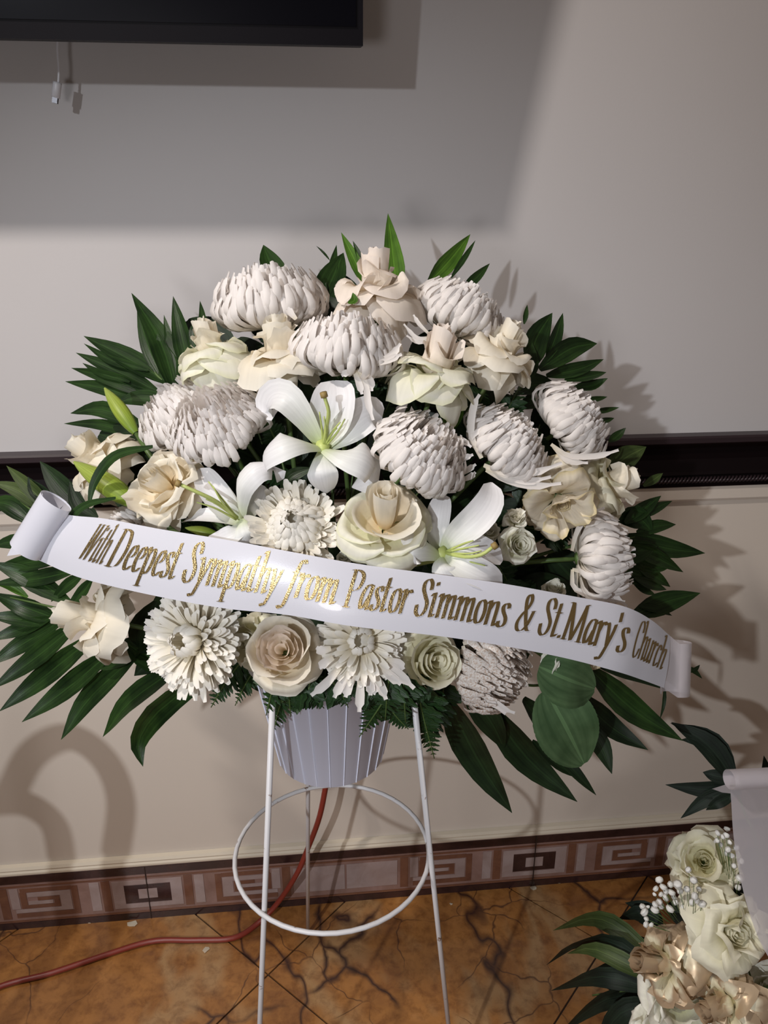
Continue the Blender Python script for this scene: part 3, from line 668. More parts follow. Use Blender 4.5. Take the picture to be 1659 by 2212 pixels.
lily('white lily opening sideways toward the cream rose, half hidden above the word Sympathy', 522, 1134, -.005, [
    ([(520, 1128, 0), (490, 1098, -.012), (456, 1055, -.010), (432, 1012, .006)], 62, (.1, .3, 1), .5),
    ([(520, 1128, .0), (515, 1080, -.03), (520, 1045, -.046), (555, 1010, -.050), (590, 1010, -.034), (598, 1042, -.014)], 60, (-.4, .3, 1), -.5),
    ([(520, 1135, -.01), (470, 1122, -.016), (425, 1120, -.004), (395, 1128, .012)], 50, (0, .8, .6), .4),
    ([(522, 1128, -.02), (512, 1150, -.030), (480, 1165, -.030), (440, 1172, -.012)], 44, (0, .5, 1), .3),
    ([(524, 1120, -.02), (528, 1150, -.036), (540, 1172, -.028), (560, 1182, -.01)], 52, (0, .3, 1), -.3),
    ([(530, 1130, .01), (545, 1090, .004), (556, 1062, .006), (560, 1045, .012)], 44, (.3, .1, 1), .3)],
    [[(512, 1118, -.02), (470, 1085, -.044), (430, 1065, -.056), (390, 1047, -.060)], [(512, 1118, -.02), (478, 1075, -.042), (450, 1040, -.05)], [(510, 1118, -.02), (470, 1090, -.044), (445, 1078, -.05)], [(510, 1122, -.02), (465, 1098, -.040), (425, 1085, -.045)], [(512, 1120, -.02), (480, 1085, -.042), (460, 1050, -.05)]], (-.75, .45, .45))
lily('white lily slanting toward the round spray rose, above the word Simmons', 956, 1196, -.03, [
    ([(954, 1194, .006), (944, 1150, .0), (950, 1105, -.002), (958, 1068, .010)], 56, (-.3, .2, 1), .3),
    ([(958, 1192, .004), (985, 1160, -.010), (1030, 1120, -.016), (1058, 1080, -.012), (1062, 1042, .002)], 68, (.2, .3, 1), .3),
    ([(952, 1198, -.004), (915, 1178, -.030), (884, 1178, -.036), (868, 1205, -.026), (880, 1235, -.008)], 82, (-.4, .4, .9), -.4),
    ([(960, 1196, .002), (1005, 1184, -.014), (1045, 1190, -.012), (1086, 1210, .004)], 62, (.1, .5, 1), .35),
    ([(956, 1200, -.002), (1000, 1225, -.022), (1050, 1248, -.02), (1085, 1264, -.002)], 66, (.1, .3, 1), .35),
    ([(954, 1202, -.006), (955, 1225, -.024), (968, 1252, -.024), (985, 1285, -.012)], 50, (0, .1, 1), -.3)],
    [[(962, 1194, 0), (1005, 1203, -.026), (1040, 1198, -.036), (1064, 1182, -.04)], [(962, 1193, 0), (1000, 1185, -.02), (1035, 1178, -.03)], [(962, 1195, 0), (1010, 1196, -.024), (1040, 1190, -.03)], [(962, 1196, 0), (1010, 1212, -.02), (1048, 1222, -.026)], [(962, 1192, 0), (1000, 1175, -.02), (1022, 1168, -.03)]], (.55, .25, .75))
# buds
def lily_bud(label, a, b, w, dd):
    A = P(*a, dep(*a)+dd); B = P(*b, dep(*b)+dd-.01); o = thing('lily_bud', label, 'flower bud', A, 'green lily buds'); ax = (B-A).normalized(); L = (B-A).length
    q = ax.to_track_quat('Z', 'Y'); R = w/F*dep(*a)*.5
    for k in range(3):
        rows = []
        for j in range(11):
            v = j/10; r = R*(sin(pi*(.08+.90*v))**.75)*(1-.25*v); row = []
            for i in range(6):
                u = i/5*2-1; ph = k*2.0944+u*1.12; rr = r*(1-.16*abs(u))
                row.append(q @ V((rr*cos(ph), rr*sin(ph), L*v)))
            rows.append(row)
        MB().add(grid('', rows)).build('sepal', BUDG, o)
    stem_part(o, A, ax)
lily_bud('upper green lily bud pointing up against the pale wall', (294, 936), (226, 838), 42, .01)
lily_bud('lower green lily bud crossed by a thin curved leaf', (296, 1092), (160, 998), 58, -.025)
lily_bud('small green lily bud on the ribbon edge under the sideways lily', (470, 1155), (400, 1140), 26, -.01)

# ------------------------------------------------------------------ palm fronds and leaves
def leaflets(o, base, lst, dd0, m, rd=None):
    for it in lst:
        pts, w = it[0], it[1]; mm = it[2] if len(it) > 2 else m; pp = []
        n = len(pts)
        for k, q in enumerate(pts):
            extra = q[2] if len(q) > 2 else 0
            pp.append(P(q[0], q[1], dep(q[0], q[1])+dd0+extra+random.uniform(-.006, .006)))
        ww = w/F*(dep(*pts[0][:2])+dd0)
        nr = (TOCAM+RT*random.uniform(-.45, .45)+UP*random.uniform(0, .5)).normalized()
        nn = 9 if w > 16 else 7
        MB().add(rebase(blade(pp, lance(ww, .38), nr, nn, .22, .04, w, 5, .12), base)).build('leaflet', mm, o)
def frond(label, rachis, lst, dd=.05, m=PALM, group='palm fronds', name='palm_frond', foot=None):
    pp = [P(x, y, dep(x, y)+dd+.004) for x, y in rachis]; base = pp[0]
    o = thing(name, label, 'leaf', base, group)
    pts = [foot or FC+V((random.uniform(-.03, .03), .03, .02))]+pp
    MB().add(rebase(tube(cr(pts, 14), .0026, 6, .0012), base)).build('rachis', STEM, o)
    leaflets(o, base, lst, dd, m); return o

frond('dark palm frond fanning out over the pale wall beside the ruffled rose', [(430, 900), (380, 850), (330, 800), (310, 760)], [
    ([(380, 850), (348, 740), (284, 633)], 58), ([(352, 820), (318, 745), (296, 660)], 34), ([(410, 810), (392, 725), (374, 640)], 44),
    ([(375, 790), (366, 735), (354, 680)], 22), ([(370, 830), (270, 770), (181, 726)], 50), ([(320, 800), (240, 778), (181, 742)], 22),
    ([(340, 845), (250, 800), (164, 762)], 38), ([(340, 858), (240, 818), (154, 795)], 34), ([(280, 825), (215, 805), (178, 784)], 18),
    ([(360, 880), (240, 842), (141, 824)], 40), ([(310, 920), (220, 884), (152, 893)], 40), ([(310, 945), (220, 918), (138, 915)], 28),
    ([(440, 740), (438, 690), (432, 650)], 18), ([(420, 760), (418, 715), (428, 690)], 22), ([(380, 870), (300, 860), (250, 870)], 40), ([(390, 830), (360, 780), (340, 720)], 50)], .07)
frond('dark pointed leaves rising behind the topmost rose and chrysanthemums', [(820, 760), (810, 700), (800, 640)], [
    ([(858, 640), (850, 560), (838, 461)], 46, PALML), ([(795, 625), (765, 560), (737, 502)], 28, PALML), ([(790, 590), (775, 550), (762, 520)], 14),
    ([(705, 650), (718, 580), (727, 529)], 22), ([(712, 562), (698, 545), (683, 531)], 6), ([(690, 660), (718, 600), (742, 546)], 62),
    ([(620, 620), (585, 570), (569, 529)], 50), ([(925, 612), (972, 562), (1016, 506)], 40, PALML), ([(975, 600), (1005, 555), (1027, 519)], 14),
    ([(1000, 625), (1030, 598), (1058, 569)], 22), ([(560, 700), (515, 690), (488, 672)], 44), ([(700, 700), (690, 650), (705, 610)], 50), ([(760, 690), (720, 680), (690, 700)], 40)], .075)
frond('dark palm fan casting its shadow on the wall beside the chrysanthemum above the rail', [(1090, 880), (1130, 830), (1160, 790)], [
    ([(1140, 800), (1160, 730), (1193, 676)], 58), ([(1180, 780), (1202, 725), (1216, 676)], 30), ([(1165, 798), (1235, 752), (1290, 742)], 50),
    ([(1180, 812), (1250, 797), (1304, 776)], 34), ([(1220, 822), (1275, 812), (1310, 804)], 26), ([(1240, 838), (1280, 832), (1313, 817)], 26),
    ([(1262, 866), (1290, 862), (1312, 857)], 14), ([(1280, 892), (1310, 886), (1338, 880)], 14), ([(1290, 912), (1310, 908), (1327, 903)], 14),
    ([(1315, 955), (1335, 940), (1352, 924)], 20), ([(1132, 700), (1136, 678), (1139, 658)], 12), ([(1120, 850), (1160, 830), (1220, 850)], 50),
    ([(1110, 830), (1140, 790), (1150, 740)], 50), ([(1120, 880), (1170, 860), (1200, 880)], 40)], .075)
frond('dark spiky palm leaves above the word Church standing out over the lower wall', [(1230, 1180), (1310, 1170), (1370, 1160)], [
    ([(1350, 1130), (1390, 1100), (1428, 1071)], 34), ([(1370, 1120), (1415, 1098), (1452, 1082)], 24), ([(1375, 1150), (1420, 1136), (1460, 1133)], 30),
    ([(1350, 1158), (1440, 1184), (1523, 1195)], 48), ([(1360, 1178), (1420, 1205), (1476, 1236)], 36), ([(1370, 1215), (1415, 1225), (1446, 1226)], 26),
    ([(1375, 1220), (1418, 1246), (1448, 1268)], 26), ([(1370, 1248), (1410, 1264), (1440, 1274)], 24), ([(1370, 1262), (1395, 1276), (1415, 1284)], 20),
    ([(1365, 1330), (1440, 1300), (1513, 1281)], 50), ([(1330, 1120), (1380, 1120), (1410, 1150)], 50), ([(1340, 1200), (1380, 1190), (1420, 1180)], 50), ([(1350, 1230), (1375, 1240), (1400, 1250)], 50),
    ([(1380, 1310), (1420, 1316), (1452, 1330)], 20)], .05)
frond('long dark blades hanging down under the ribbon end beside the broad green leaf', [(960, 1440), (1060, 1470), (1180, 1480), (1290, 1450)], [
    ([(960, 1500), (1030, 1640), (1106, 1756)], 80, DARKL), ([(1050, 1520), (1140, 1640), (1247, 1732)], 72, DARKL), ([(1200, 1620), (1245, 1670), (1288, 1718)], 26, DARKL),
    ([(1150, 1600), (1205, 1650), (1256, 1683)], 28, DARKL), ([(1260, 1560), (1298, 1610), (1322, 1672)], 44, DARKL), ([(1250, 1500), (1320, 1570), (1400, 1620)], 52, DARKL),
    ([(1270, 1440), (1370, 1535), (1475, 1600)], 62, PALM), ([(1280, 1430), (1370, 1450), (1442, 1490)], 48, DARKL), ([(1436, 1478), (1434, 1520), (1425, 1555)], 9, DARKL),
    ([(1000, 1480), (1060, 1560), (1090, 1620)], 60, DARKL), ([(1130, 1510), (1190, 1590), (1200, 1650)], 60, DARKL)], .04)
frond('big palm frond with long blades combing down over the lower wall beside the sideways rose', [(560, 1420), (440, 1400), (300, 1360), (150, 1320), (20, 1290)], [
    ([(480, 1440), (350, 1530), (300, 1600), (309, 1656)], 56), ([(400, 1430), (280, 1515), (222, 1592)], 56), ([(300, 1410), (195, 1505), (132, 1598)], 54),
    ([(250, 1400), (140, 1490), (47, 1560)], 52), ([(210, 1370), (90, 1465), (-2, 1537)], 52), ([(170, 1345), (70, 1425), (-20, 1490)], 48), ([(140, 1335), (50, 1390), (-30, 1440)], 44),
    ([(110, 1335), (40, 1360), (-30, 1385)], 34), ([(150, 1300), (60, 1245), (-20, 1215)], 50), ([(130, 1340), (50, 1310), (-20, 1280)], 44), ([(90, 1350), (30, 1335), (-30, 1330)], 34),
    ([(330, 1380), (250, 1420), (200, 1440)], 60), ([(450, 1430), (330, 1420), (260, 1380)], 70), ([(380, 1350), (330, 1420), (290, 1460)], 60, DARKL), ([(430, 1440), (370, 1440), (330, 1400)], 70, DARKL),
    ([(340, 1300), (310, 1370), (300, 1400)], 70, DARKL)], .05)
frond('dim palm frond behind the ribbon curl, crossing the chair rail', [(330, 1230), (220, 1190), (120, 1140), (40, 1080)], [
    ([(185, 1110), (130, 1050), (86, 996)], 52, DARKL), ([(120, 1110), (60, 1050), (14, 1006)], 34, OLIVE), ([(90, 1100), (40, 1060), (-20, 1040)], 34, OLIVE), ([(70, 1130), (20, 1090), (-30, 1085)], 44),
    ([(150, 1200), (60, 1215), (-20, 1230)], 40), ([(170, 1230), (80, 1250), (-20, 1262)], 40), ([(120, 1190), (40, 1170), (-20, 1180)], 40), ([(60, 1290), (20, 1265), (-20, 1258)], 20, PALML),
    ([(180, 1240), (140, 1270), (110, 1300)], 30), ([(200, 1250), (170, 1290), (140, 1320)], 30), ([(210, 1120), (170, 1090), (150, 1040)], 40, DARKL), ([(120, 1090), (80, 1060), (60, 1030)], 36, DARKL)], .055)
def single(label, pts, w, m, dd, name='leaf_blade', group=None, a=.45):
    pp = [P(x, y, dep(x, y)+dd+(q[0] if q else 0)) for x, y, *q in pts]; base = pp[0]; ww = w/F*dep(*pts[0][:2])
    o = MB().add(rebase(blade(pp, lance(ww, a, .3), (TOCAM+UP*.3).normalized(), 15, .2, .04, w, 5, .1), base)).build(name, m, None, True, base)
    return tag(o, label, 'leaf', group)
single('thin curved green leaf arching over the lower lily bud', [(330, 965), (250, 985), (205, 1040), (190, 1103)], 24, PALM, -.06)
single('thin curved leaf lying across the ribbon beside its curl', [(250, 1076), (185, 1092), (145, 1130), (118, 1180), (92, 1222)], 20, PALM, -.082)
single('bright green leaf between the pale reflexed rose and the chrysanthemum under it', [(985, 850), (978, 900), (955, 950)], 42, PALML, -.0)
single('glossy green leaf under the petals of the upright lily', [(610, 1065), (630, 1030), (680, 1010)], 34, PALM, .005)
single('olive leaf in front of the chair rail above the rail-side rose', [(1310, 1030), (1350, 990), (1396, 965)], 56, OLIVE, .045)
single('small leaf tip at the chair rail just past the rail-side rose', [(1390, 1050), (1412, 1036), (1432, 1022)], 20, OLIVE, .04)
single('stray leaf tip past the right end of the ribbon', [(1480, 1440), (1500, 1450), (1517, 1466)], 12, PALM, .03)
single('stray notched leaf tip past the right end of the ribbon', [(1490, 1452), (1502, 1446), (1512, 1436)], 10, PALM, .03)
single('small green leaf between the topmost rose petals', [(752, 655), (765, 648), (762, 632)], 16, PALML, -.05)
# broad salal leaves
def broad(label, a, b, w, m, dd, grp=None, bend=.012, cupv=.12):
    A = P(*a, dep(*a)+dd); B = P(*b, dep(*b)+dd); mid = A.lerp(B, .5)+TOCAM*bend; ww = w/F*dep(*a); base = A
    def f(t): return ww*max(.03, sin(pi*min(1, .04+.95*t**.85))**.6)*(1+.022*abs(sin(t*60)))
    o = MB().add(rebase(blade([A, mid, B], f, (TOCAM+UP*.2).normalized(), 49, cupv, .03, w, 7, .06), base)).build('broad_leaf', m, None, True, base)
    return tag(o, label, 'leaf', grp)
broad('broad light green serrated leaf hanging below the ribbon, lower of two', (1180, 1490), (1262, 1650), 142, BROAD, -.004)
broad('broad dark green leaf folded over the lighter serrated leaf', (1165, 1440), (1285, 1488), 120, BROAD, -.012)

# ------------------------------------------------------------------ leatherleaf ferns
def pinna_mesh():
    vs, fs, uv = [], [], []
    n = 6
    rows = []
    for j in range(n):
        v = j/(n-1); w_ = .34*(1-v)**.6*(1.0 if j % 2 == 0 else .66)+.01
        rows.append([V((v, -w_, .03*v)), V((v, 0, -.03)), V((v, w_, .03*v))])
    return mesh('pinna', *grid('', rows))
PIN = pinna_mesh(); PIN.materials.append(FERN)
def fern(label, pts, w, dd, group, n=13):
    pp = cr([P(x, y, dep(x, y)+dd+(q[0] if q else 0)) for x, y, *q in pts], n+2); base = pp[0]
    o = thing('fern_frond', label, 'fern', base, group)
    MB().add(rebase(tube([FC+V((random.uniform(-.04, .04), random.uniform(-.03, .02), .02)), (FC+pp[0])/2]+pp, .0013, 5, .0006), base)).build('rachis', STEM, o)
    L = w/F*dep(*pts[0][:2])
    nr = (TOCAM+RT*random.uniform(-.5, .5)+UP*random.uniform(-.2, .5)).normalized()
    for k in range(1, n+1):
        t = (pp[k+1]-pp[k-1]).normalized(); N = (nr-t*nr.dot(t)).normalized(); S = t.cross(N); v = k/n
        ln = L*(1.25*(1-v)**.75+.16)
        for s in (-1, 1):
            X = (S*s+t*.55+N*random.uniform(-.25, .15)).normalized(); Y = N.cross(X).normalized(); Z = X.cross(Y)
            p = bpy.data.objects.new('pinna', PIN); COL.objects.link(p); p.parent = o
            mm = Matrix((X, Y, Z)).transposed().to_4x4() @ Matrix.Scale(ln*random.uniform(.85, 1.1), 4); mm.translation = pp[k]-base; p.matrix_basis = mm
gf = 'leatherleaf ferns hanging around the pot rim'
fern('fern frond hanging at the far side of the pot rim below the creamy hanging chrysanthemum', [(545, 1400), (490, 1470), (456, 1528)], 44, .04, gf)
fern('fern frond hanging between the hanging chrysanthemum and the spiral-hearted rose', [(575, 1410), (535, 1470), (508, 1524)], 36, .035, gf)
fern('fern frond hanging over the easel leg beside the white pot', [(640, 1460), (610, 1510), (590, 1583)], 44, -.03, gf)
fern('fern frond spread along the pot rim under the spiral-hearted rose', [(700, 1480), (650, 1500), (600, 1520)], 34, -.045, gf)
fern('fern frond drooping on the white pot below the shaggy chrysanthemum', [(850, 1480), (815, 1535), (776, 1592)], 36, -.05, gf)
fern('fern frond hanging over the rim shadow right of the pot', [(820, 1490), (850, 1540), (882, 1575)], 40, -.035, gf)
fern('longest fern frond hanging in front of the easel leg beside the pot', [(900, 1480), (915, 1550), (938, 1638)], 52, -.02, gf, 16)
fern('short fern frond at the pot rim beneath the half-open rose', [(930, 1470), (880, 1500), (840, 1520)], 32, -.045, gf)
fern('fern frond behind the long fern beside the dark hanging blades', [(960, 1470), (950, 1540), (915, 1610)], 44, .02, gf)
fern('short fern frond sticking out above the tape on the pot', [(760, 1490), (735, 1505), (722, 1516)], 20, -.05, gf, 9)
for k_, (a_, b_) in enumerate((((620, 1462), (628, 1548)), ((670, 1470), (662, 1532)), ((640, 1480), (700, 1530)), ((720, 1475), (752, 1528)), ((800, 1470), (790, 1540)), ((840, 1465), (832, 1556)), ((870, 1462), (876, 1560)), ((770, 1480), (828, 1516)), ((600, 1455), (575, 1545)))):
    fern(('second', 'third', 'fourth', 'fifth', 'sixth', 'eighth', 'ninth', 'seventh', 'first')[k_]+' short fern tip over the pot rim, counted from the front easel leg', [a_, ((a_[0]+b_[0])/2, (a_[1]+b_[1])/2-6, -.006), b_], 40, -.048, 'short fern tips over the pot rim', 9)
fern('small fern frond poking out beside the upper curled lily petal', [(600, 960), (578, 915), (560, 880)], 26, .03, 'leatherleaf ferns inside the bouquet')
rnd = random.Random(11)
for k in range(60):   # filler ferns between the flowers
    a = rnd.uniform(0, 2*pi); r = sqrt(rnd.uniform(.0, 1)); x = 760+430*r*cos(a); y = 1080+360*r*sin(a); b = a+rnd.uniform(-1, 1)
    x2, y2 = x+80*cos(b), y+80*sin(b)
    fern('dark green fern frond tucked deep between the white flowers', [(x, y), ((x+x2)/2, (y+y2)/2, -.012), (x2, y2)], 40, .050+rnd.uniform(0, .03), 'ferns filling the bouquet', 9)
for k in range(150):   # filler leaves behind them
    a = rnd.uniform(0, 2*pi); r = sqrt(rnd.uniform(0, 1)); x = 760+460*r*cos(a); y = 1080+385*r*sin(a); b = a+rnd.uniform(-.9, .9)
    broad('dark leaf deep inside the bouquet behind the white flowers', (x, y), (x+120*cos(b), y+120*sin(b)), 95, DARKL, .065+rnd.uniform(0, .07), 'dark leaves inside the bouquet')

# ------------------------------------------------------------------ ribbon with gold lettering
T = [(120, 1106, .002), (160, 1114, -.002), (231, 1121, 0), (347, 1143, 0), (501, 1168, 0), (640, 1194, 0), (780, 1219, 0), (963, 1243, 0), (1101, 1263, 0), (1238, 1288, 0), (1345, 1309, 0), (1405, 1338, .012), (1448, 1374, .028)]
B = [(54, 1197, .002), (90, 1213, -.002), (176, 1249, 0), (315, 1283, 0), (476, 1313, 0), (618, 1328, 0), (762, 1353, 0), (948, 1374, 0), (1085, 1395, 0), (1218, 1421, 0), (1330, 1450, 0), (1388, 1469, .012), (1434, 1486, .028)]
def rdep(x): return .742+.085*((x-760)/700)**2
TP = [P(x, y, rdep(x)+z) for x, y, z in T]; BP = [P(x, y, rdep(x)+z) for x, y, z in B]
NS = 120; TS_ = cr(TP, NS); BS_ = cr(BP, NS)
MIDX = [v.x for v in cr([V(((a[0]+b[0])/2, 0, 0)) for a, b in zip(T, B)], NS)]
rb = TP[6].copy(); ribbon = thing('sympathy_ribbon', 'white satin ribbon lettered in gold stretched across the bouquet, both ends curled', 'ribbon', rb)
rows = [[TS_[i].lerp(BS_[i], j/6)+TOCAM*(.004*(1-(j/3-1)**2)) for j in range(7)] for i in range(NS)]
MB().add(rebase(grid('', rows), rb)).build('band', RIB, ribbon)
# left roll
t0, b0 = TS_[0], BS_[0]; wd = (b0-t0)
ctr_t = P(122, 1082, rdep(120)-.012); ctr_b = P(55, 1189, rdep(60)-.012); axd = (ctr_b-ctr_t).normalized(); ex = axd.cross(TOCAM).normalized()
if ex.dot(RT) < 0: ex = -ex
ez = ex.cross(axd).normalized()
if ez.dot(TOCAM) < 0: ez = -ez
rr0 = 37/F*rdep(90); rows = []
for k in range(46):
    f_ = k/45; al = -pi*.40-f_*2*pi*1.42; rad = rr0*(1-.16*max(0, f_-.35))
    off = ex*cos(al)*rad + ez*sin(al)*rad*.72
    rows.append([ctr_t.lerp(ctr_b, j/4)+off for j in range(5)])
# join the band to the roll's start
rows = [[t0.lerp(b0, j/4) for j in range(5)]]+rows
MB().add(rebase(grid('', rows), rb)).build('ribbon_curl', RIB, ribbon)
tail = [P(62, 1190, rdep(60)+.012), P(20, 1200, rdep(20)+.014)]
MB().add(rebase(([P(30, 1172, .835), P(75, 1200, .835), P(46, 1197, .835), P(15, 1201, .84)], [(0, 1, 2, 3)], [(0, 0)]*4), rb)).build('ribbon_tail', RIB, ribbon)
# right roll (sheer)
t1, b1 = TS_[-1], BS_[-1]; rows = [[t1.lerp(b1, j/4) for j in range(5)]]
ct = P(1462, 1386, rdep(1462)+.044); cb_ = P(1458, 1500, rdep(1462)+.044); axd = (cb_-ct).normalized(); ex = axd.cross(TOCAM).normalized()
if ex.dot(RT) < 0: ex = -ex
ez = ex.cross(axd).normalized()
if ez.dot(TOCAM) < 0: ez = -ez
r1 = 32/F*rdep(1462)
for k in range(34):
    f_ = k/33; al = pi*.56-f_*2*pi*.80
    rows.append([ct.lerp(cb_, j/4)+ex*cos(al)*r1+ez*sin(al)*r1 for j in range(5)])
MB().add(rebase(grid('', rows), rb)).build('ribbon_curl', RIBT, ribbon)

G = {  # (advance, strokes) on baseline 0, x-height 1, capitals 1.5
 'i': (.36, [[(0, .86), (.1, 1), (.13, .9), (.13, .12), (.18, 0), (.3, .14)], [(.14, 1.30), (.14, 1.44)]]),
 't': (.40, [[(.15, 1.38), (.13, .9), (.13, .12), (.2, 0), (.34, .14)], [(-.02, 1.0), (.32, 1.0)]]),
 'h': (.62, [[(.0, 1.5), (.12, 1.52), (.12, .0)], [(.12, .6), (.26, .92), (.38, 1.0), (.46, .86), (.46, .14), (.5, 0), (.60, .14)]]),
 'e': (.50, [[(.09, .46), (.30, .54), (.42, .76), (.34, 1.0), (.18, .9), (.08, .5), (.12, .12), (.26, 0), (.44, .2)]]),
 'p': (.60, [[(0, .86), (.1, 1.0), (.13, .9), (.11, -.5)], [(-.02, -.5), (.26, -.5)], [(.13, .74), (.28, .98), (.42, .94), (.48, .6), (.42, .18), (.28, 0), (.13, .12)]]),
 's': (.46, [[(.38, .80), (.36, .95), (.24, 1), (.12, .86), (.16, .66), (.34, .40), (.36, .16), (.22, 0), (.07, .06), (.06, .24)]]),
 'y': (.56, [[(0, .90), (.09, 1.0), (.15, .8), (.24, .12)], [(.48, 1.0), (.40, .62), (.24, .06), (.10, -.40), (-.02, -.5), (-.08, -.40)]]),
 'm': (.90, [[(0, .86), (.09, 1.0), (.12, .9), (.12, 0)], [(.12, .6), (.26, .92), (.36, 1.0), (.42, .86), (.42, 0)], [(.42, .6), (.56, .92), (.66, 1.0), (.72, .86), (.72, .14), (.77, 0), (.88, .14)]]),
 'n': (.62, [[(0, .86), (.09, 1.0), (.12, .9), (.12, 0)], [(.12, .6), (.26, .92), (.38, 1.0), (.46, .86), (.46, .14), (.5, 0), (.60, .14)]]),
 'a': (.58, [[(.44, .98), (.26, 1.0), (.10, .7), (.07, .3), (.15, .02), (.28, .14), (.42, .6)], [(.46, 1.0), (.43, .16), (.48, 0), (.58, .14)]]),
 'r': (.44, [[(0, .86), (.09, 1.0), (.12, .9), (.12, 0)], [(.12, .55), (.24, .92), (.34, 1.0), (.42, .88)]]),
 'o': (.54, [[(.28, 1.0), (.13, .86), (.07, .48), (.13, .12), (.26, 0), (.40, .14), (.46, .52), (.40, .88), (.28, 1.0)]]),
 'f': (.38, [[(.48, 1.40), (.40, 1.54), (.28, 1.44), (.20, 1.0), (.10, 0), (.04, -.36), (-.08, -.52), (-.18, -.40)], [(.02, 1.0), (.36, 1.0)]]),
 'u': (.60, [[(0, .86), (.09, 1.0), (.12, .9), (.11, .16), (.20, 0), (.34, .14), (.44, .5)], [(.46, 1.0), (.45, .14), (.5, 0), (.60, .14)]]),
 'c': (.46, [[(.40, .80), (.34, .98), (.22, 1.0), (.09, .7), (.08, .3), (.16, .02), (.30, .02), (.42, .2)]]),
 'W': (1.05, [[(.0, 1.5), (.20, 1.5)], [(.10, 1.5), (.24, .0)], [(.50, 1.5), (.24, 0)], [(.40, 1.5), (.62, 1.5)], [(.50, 1.5), (.64, 0)], [(.98, 1.5), (.64, 0)], [(.86, 1.5), (1.08, 1.5)]]),
 'D': (.84, [[(.14, 1.5), (.14, 0)], [(0, 1.5), (.34, 1.5), (.58, 1.36), (.70, .78), (.58, .16), (.34, 0), (0, 0)]]),
 'S': (.66, [[(.54, 1.10), (.52, 1.36), (.36, 1.53), (.18, 1.38), (.18, 1.1), (.34, .82), (.50, .54), (.48, .18), (.30, -.03), (.10, .12), (.05, .44)]]),
 'P': (.70, [[(.14, 1.5), (.14, 0)], [(0, 0), (.32, 0)], [(0, 1.5), (.36, 1.5), (.56, 1.36), (.60, 1.1), (.50, .80), (.30, .68), (.14, .70)]]),
 'M': (1.05, [[(.0, 1.5), (.16, 1.5)], [(.14, 1.5), (.10, 0)], [(0, 0), (.24, 0)], [(.16, 1.5), (.46, 0)], [(.86, 1.5), (.46, 0)], [(.86, 1.5), (.88, 0)], [(.76, 0), (1.02, 0)], [(.84, 1.5), (1.0, 1.5)]]),
 'C': (.70, [[(.60, 1.06), (.58, 1.36), (.42, 1.52), (.22, 1.38), (.09, .8), (.16, .18), (.36, -.02), (.54, .14), (.62, .4)]]),
 '&': (.90, [[(.84, .86), (.70, .86)], [(.77, .86), (.62, .28), (.40, 0), (.18, .02), (.08, .3), (.22, .66), (.44, .96), (.54, 1.28), (.44, 1.52), (.30, 1.40), (.30, 1.1), (.46, .52), (.66, .08), (.84, .06)]]),
 '.': (.24, [[(.10, .0), (.10, .12)]]), "'": (.22, [[(.10, 1.50), (.08, 1.12)]]),
}
def ribbon_at(px, t):
    k = 0
    while k < NS-2 and MIDX[k+1] < px: k += 1
    f_ = (px-MIDX[k])/(MIDX[k+1]-MIDX[k]); a = TS_[k].lerp(TS_[k+1], f_); b = BS_[k].lerp(BS_[k+1], f_)
    e = (TS_[min(k+2, NS-1)]-TS_[max(k-1, 0)]).normalized(); n = e.cross(b-a).normalized()
    if n.dot(TOCAM) < 0: n = -n
    j = t*2-1
    return a.lerp(b, t)+TOCAM*(.004*(1-j*j))+n*.0007
XH = .40; BASE = .70; SL = .20; NIB = V((.082, .026, 0))
def word(txt, x0, x1):
    tot = sum(G[c][0] for c in txt); sc = (x1-x0)/tot; m_ = MB(); pen = 0
    for ch in txt:
        adv, strokes = G[ch]
        for st in strokes:
            p = cr([V((a, b, 0)) for a, b in st], max(5, len(st)*5)); vs = []
            for q in p:
                for s in (-1, 1):
                    gx = q.x+NIB.x*s; gy = q.y+NIB.y*s
                    vs.append(ribbon_at(x0+(pen+gx)*sc+gy*SL*42-SL*20, BASE-gy*XH))
            n = len(p); m_.add((vs, [(2*i, 2*i+1, 2*i+3, 2*i+2) for i in range(n-1)], [(0, 0)]*(2*n)))
        pen += adv
    m_ = MB().add(rebase((m_.v, m_.f, m_.u), rb)); o = m_.build('lettering', FOIL, ribbon, False); return o
for txt, a, b in (('With', 186, 236), ('Deepest', 244, 388), ('Sympathy', 402, 606), ('from', 624, 730), ('Pastor', 748, 884), ('Simmons', 898, 1096), ('&', 1114, 1150), ("St.Mary's", 1164, 1352), ('Church', 1366, 1432)):
    word(txt, a, b)

# ------------------------------------------------------------------ second arrangement, low in the corner
D2 = .98
def d2(x, y): return D2+.03*((x-1620)/200)**2*(1 if x < 1620 else 0)
_dep = dep
def dep(x, y): return d2(x, y)
pc2 = P(1690, 2330, 1.02); pot2 = thing('flower_pot', 'white pot of the second arrangement standing low in the corner', 'pot', V((pc2.x, pc2.y, 0)))
zt = pc2.z
MB().add(lathe([(0, .002), (.07, 0), (.078, .006), (.092, zt), (.097, zt), (.097, zt+.012), (.090, zt+.012), (.074, .012), (0, .012)], 32)).build('body', POTM, pot2)
F2 = pc2+V((0, 0, .01))
fo = MB().add(lathe([(0, -.02), (.082, -.02), (.080, .03), (.05, .05), (0, .055)], 16)).build('floral_foam', FOAM, None, True, pc2); tag(fo, 'floral foam in the second pot low in the corner', 'foam')
def f2(): return F2+V((random.uniform(-.05, .05), random.uniform(-.05, .05), .02))
g2 = 'roses of the second arrangement'
rose('ivory rose above the baby\'s breath in the corner arrangement', 1520, 1862, 74, (-.30, .45, .80), 'open', ROSEI, ROSEI, .03, cone=.5, group=g2, foot=f2(), ruf=.24)
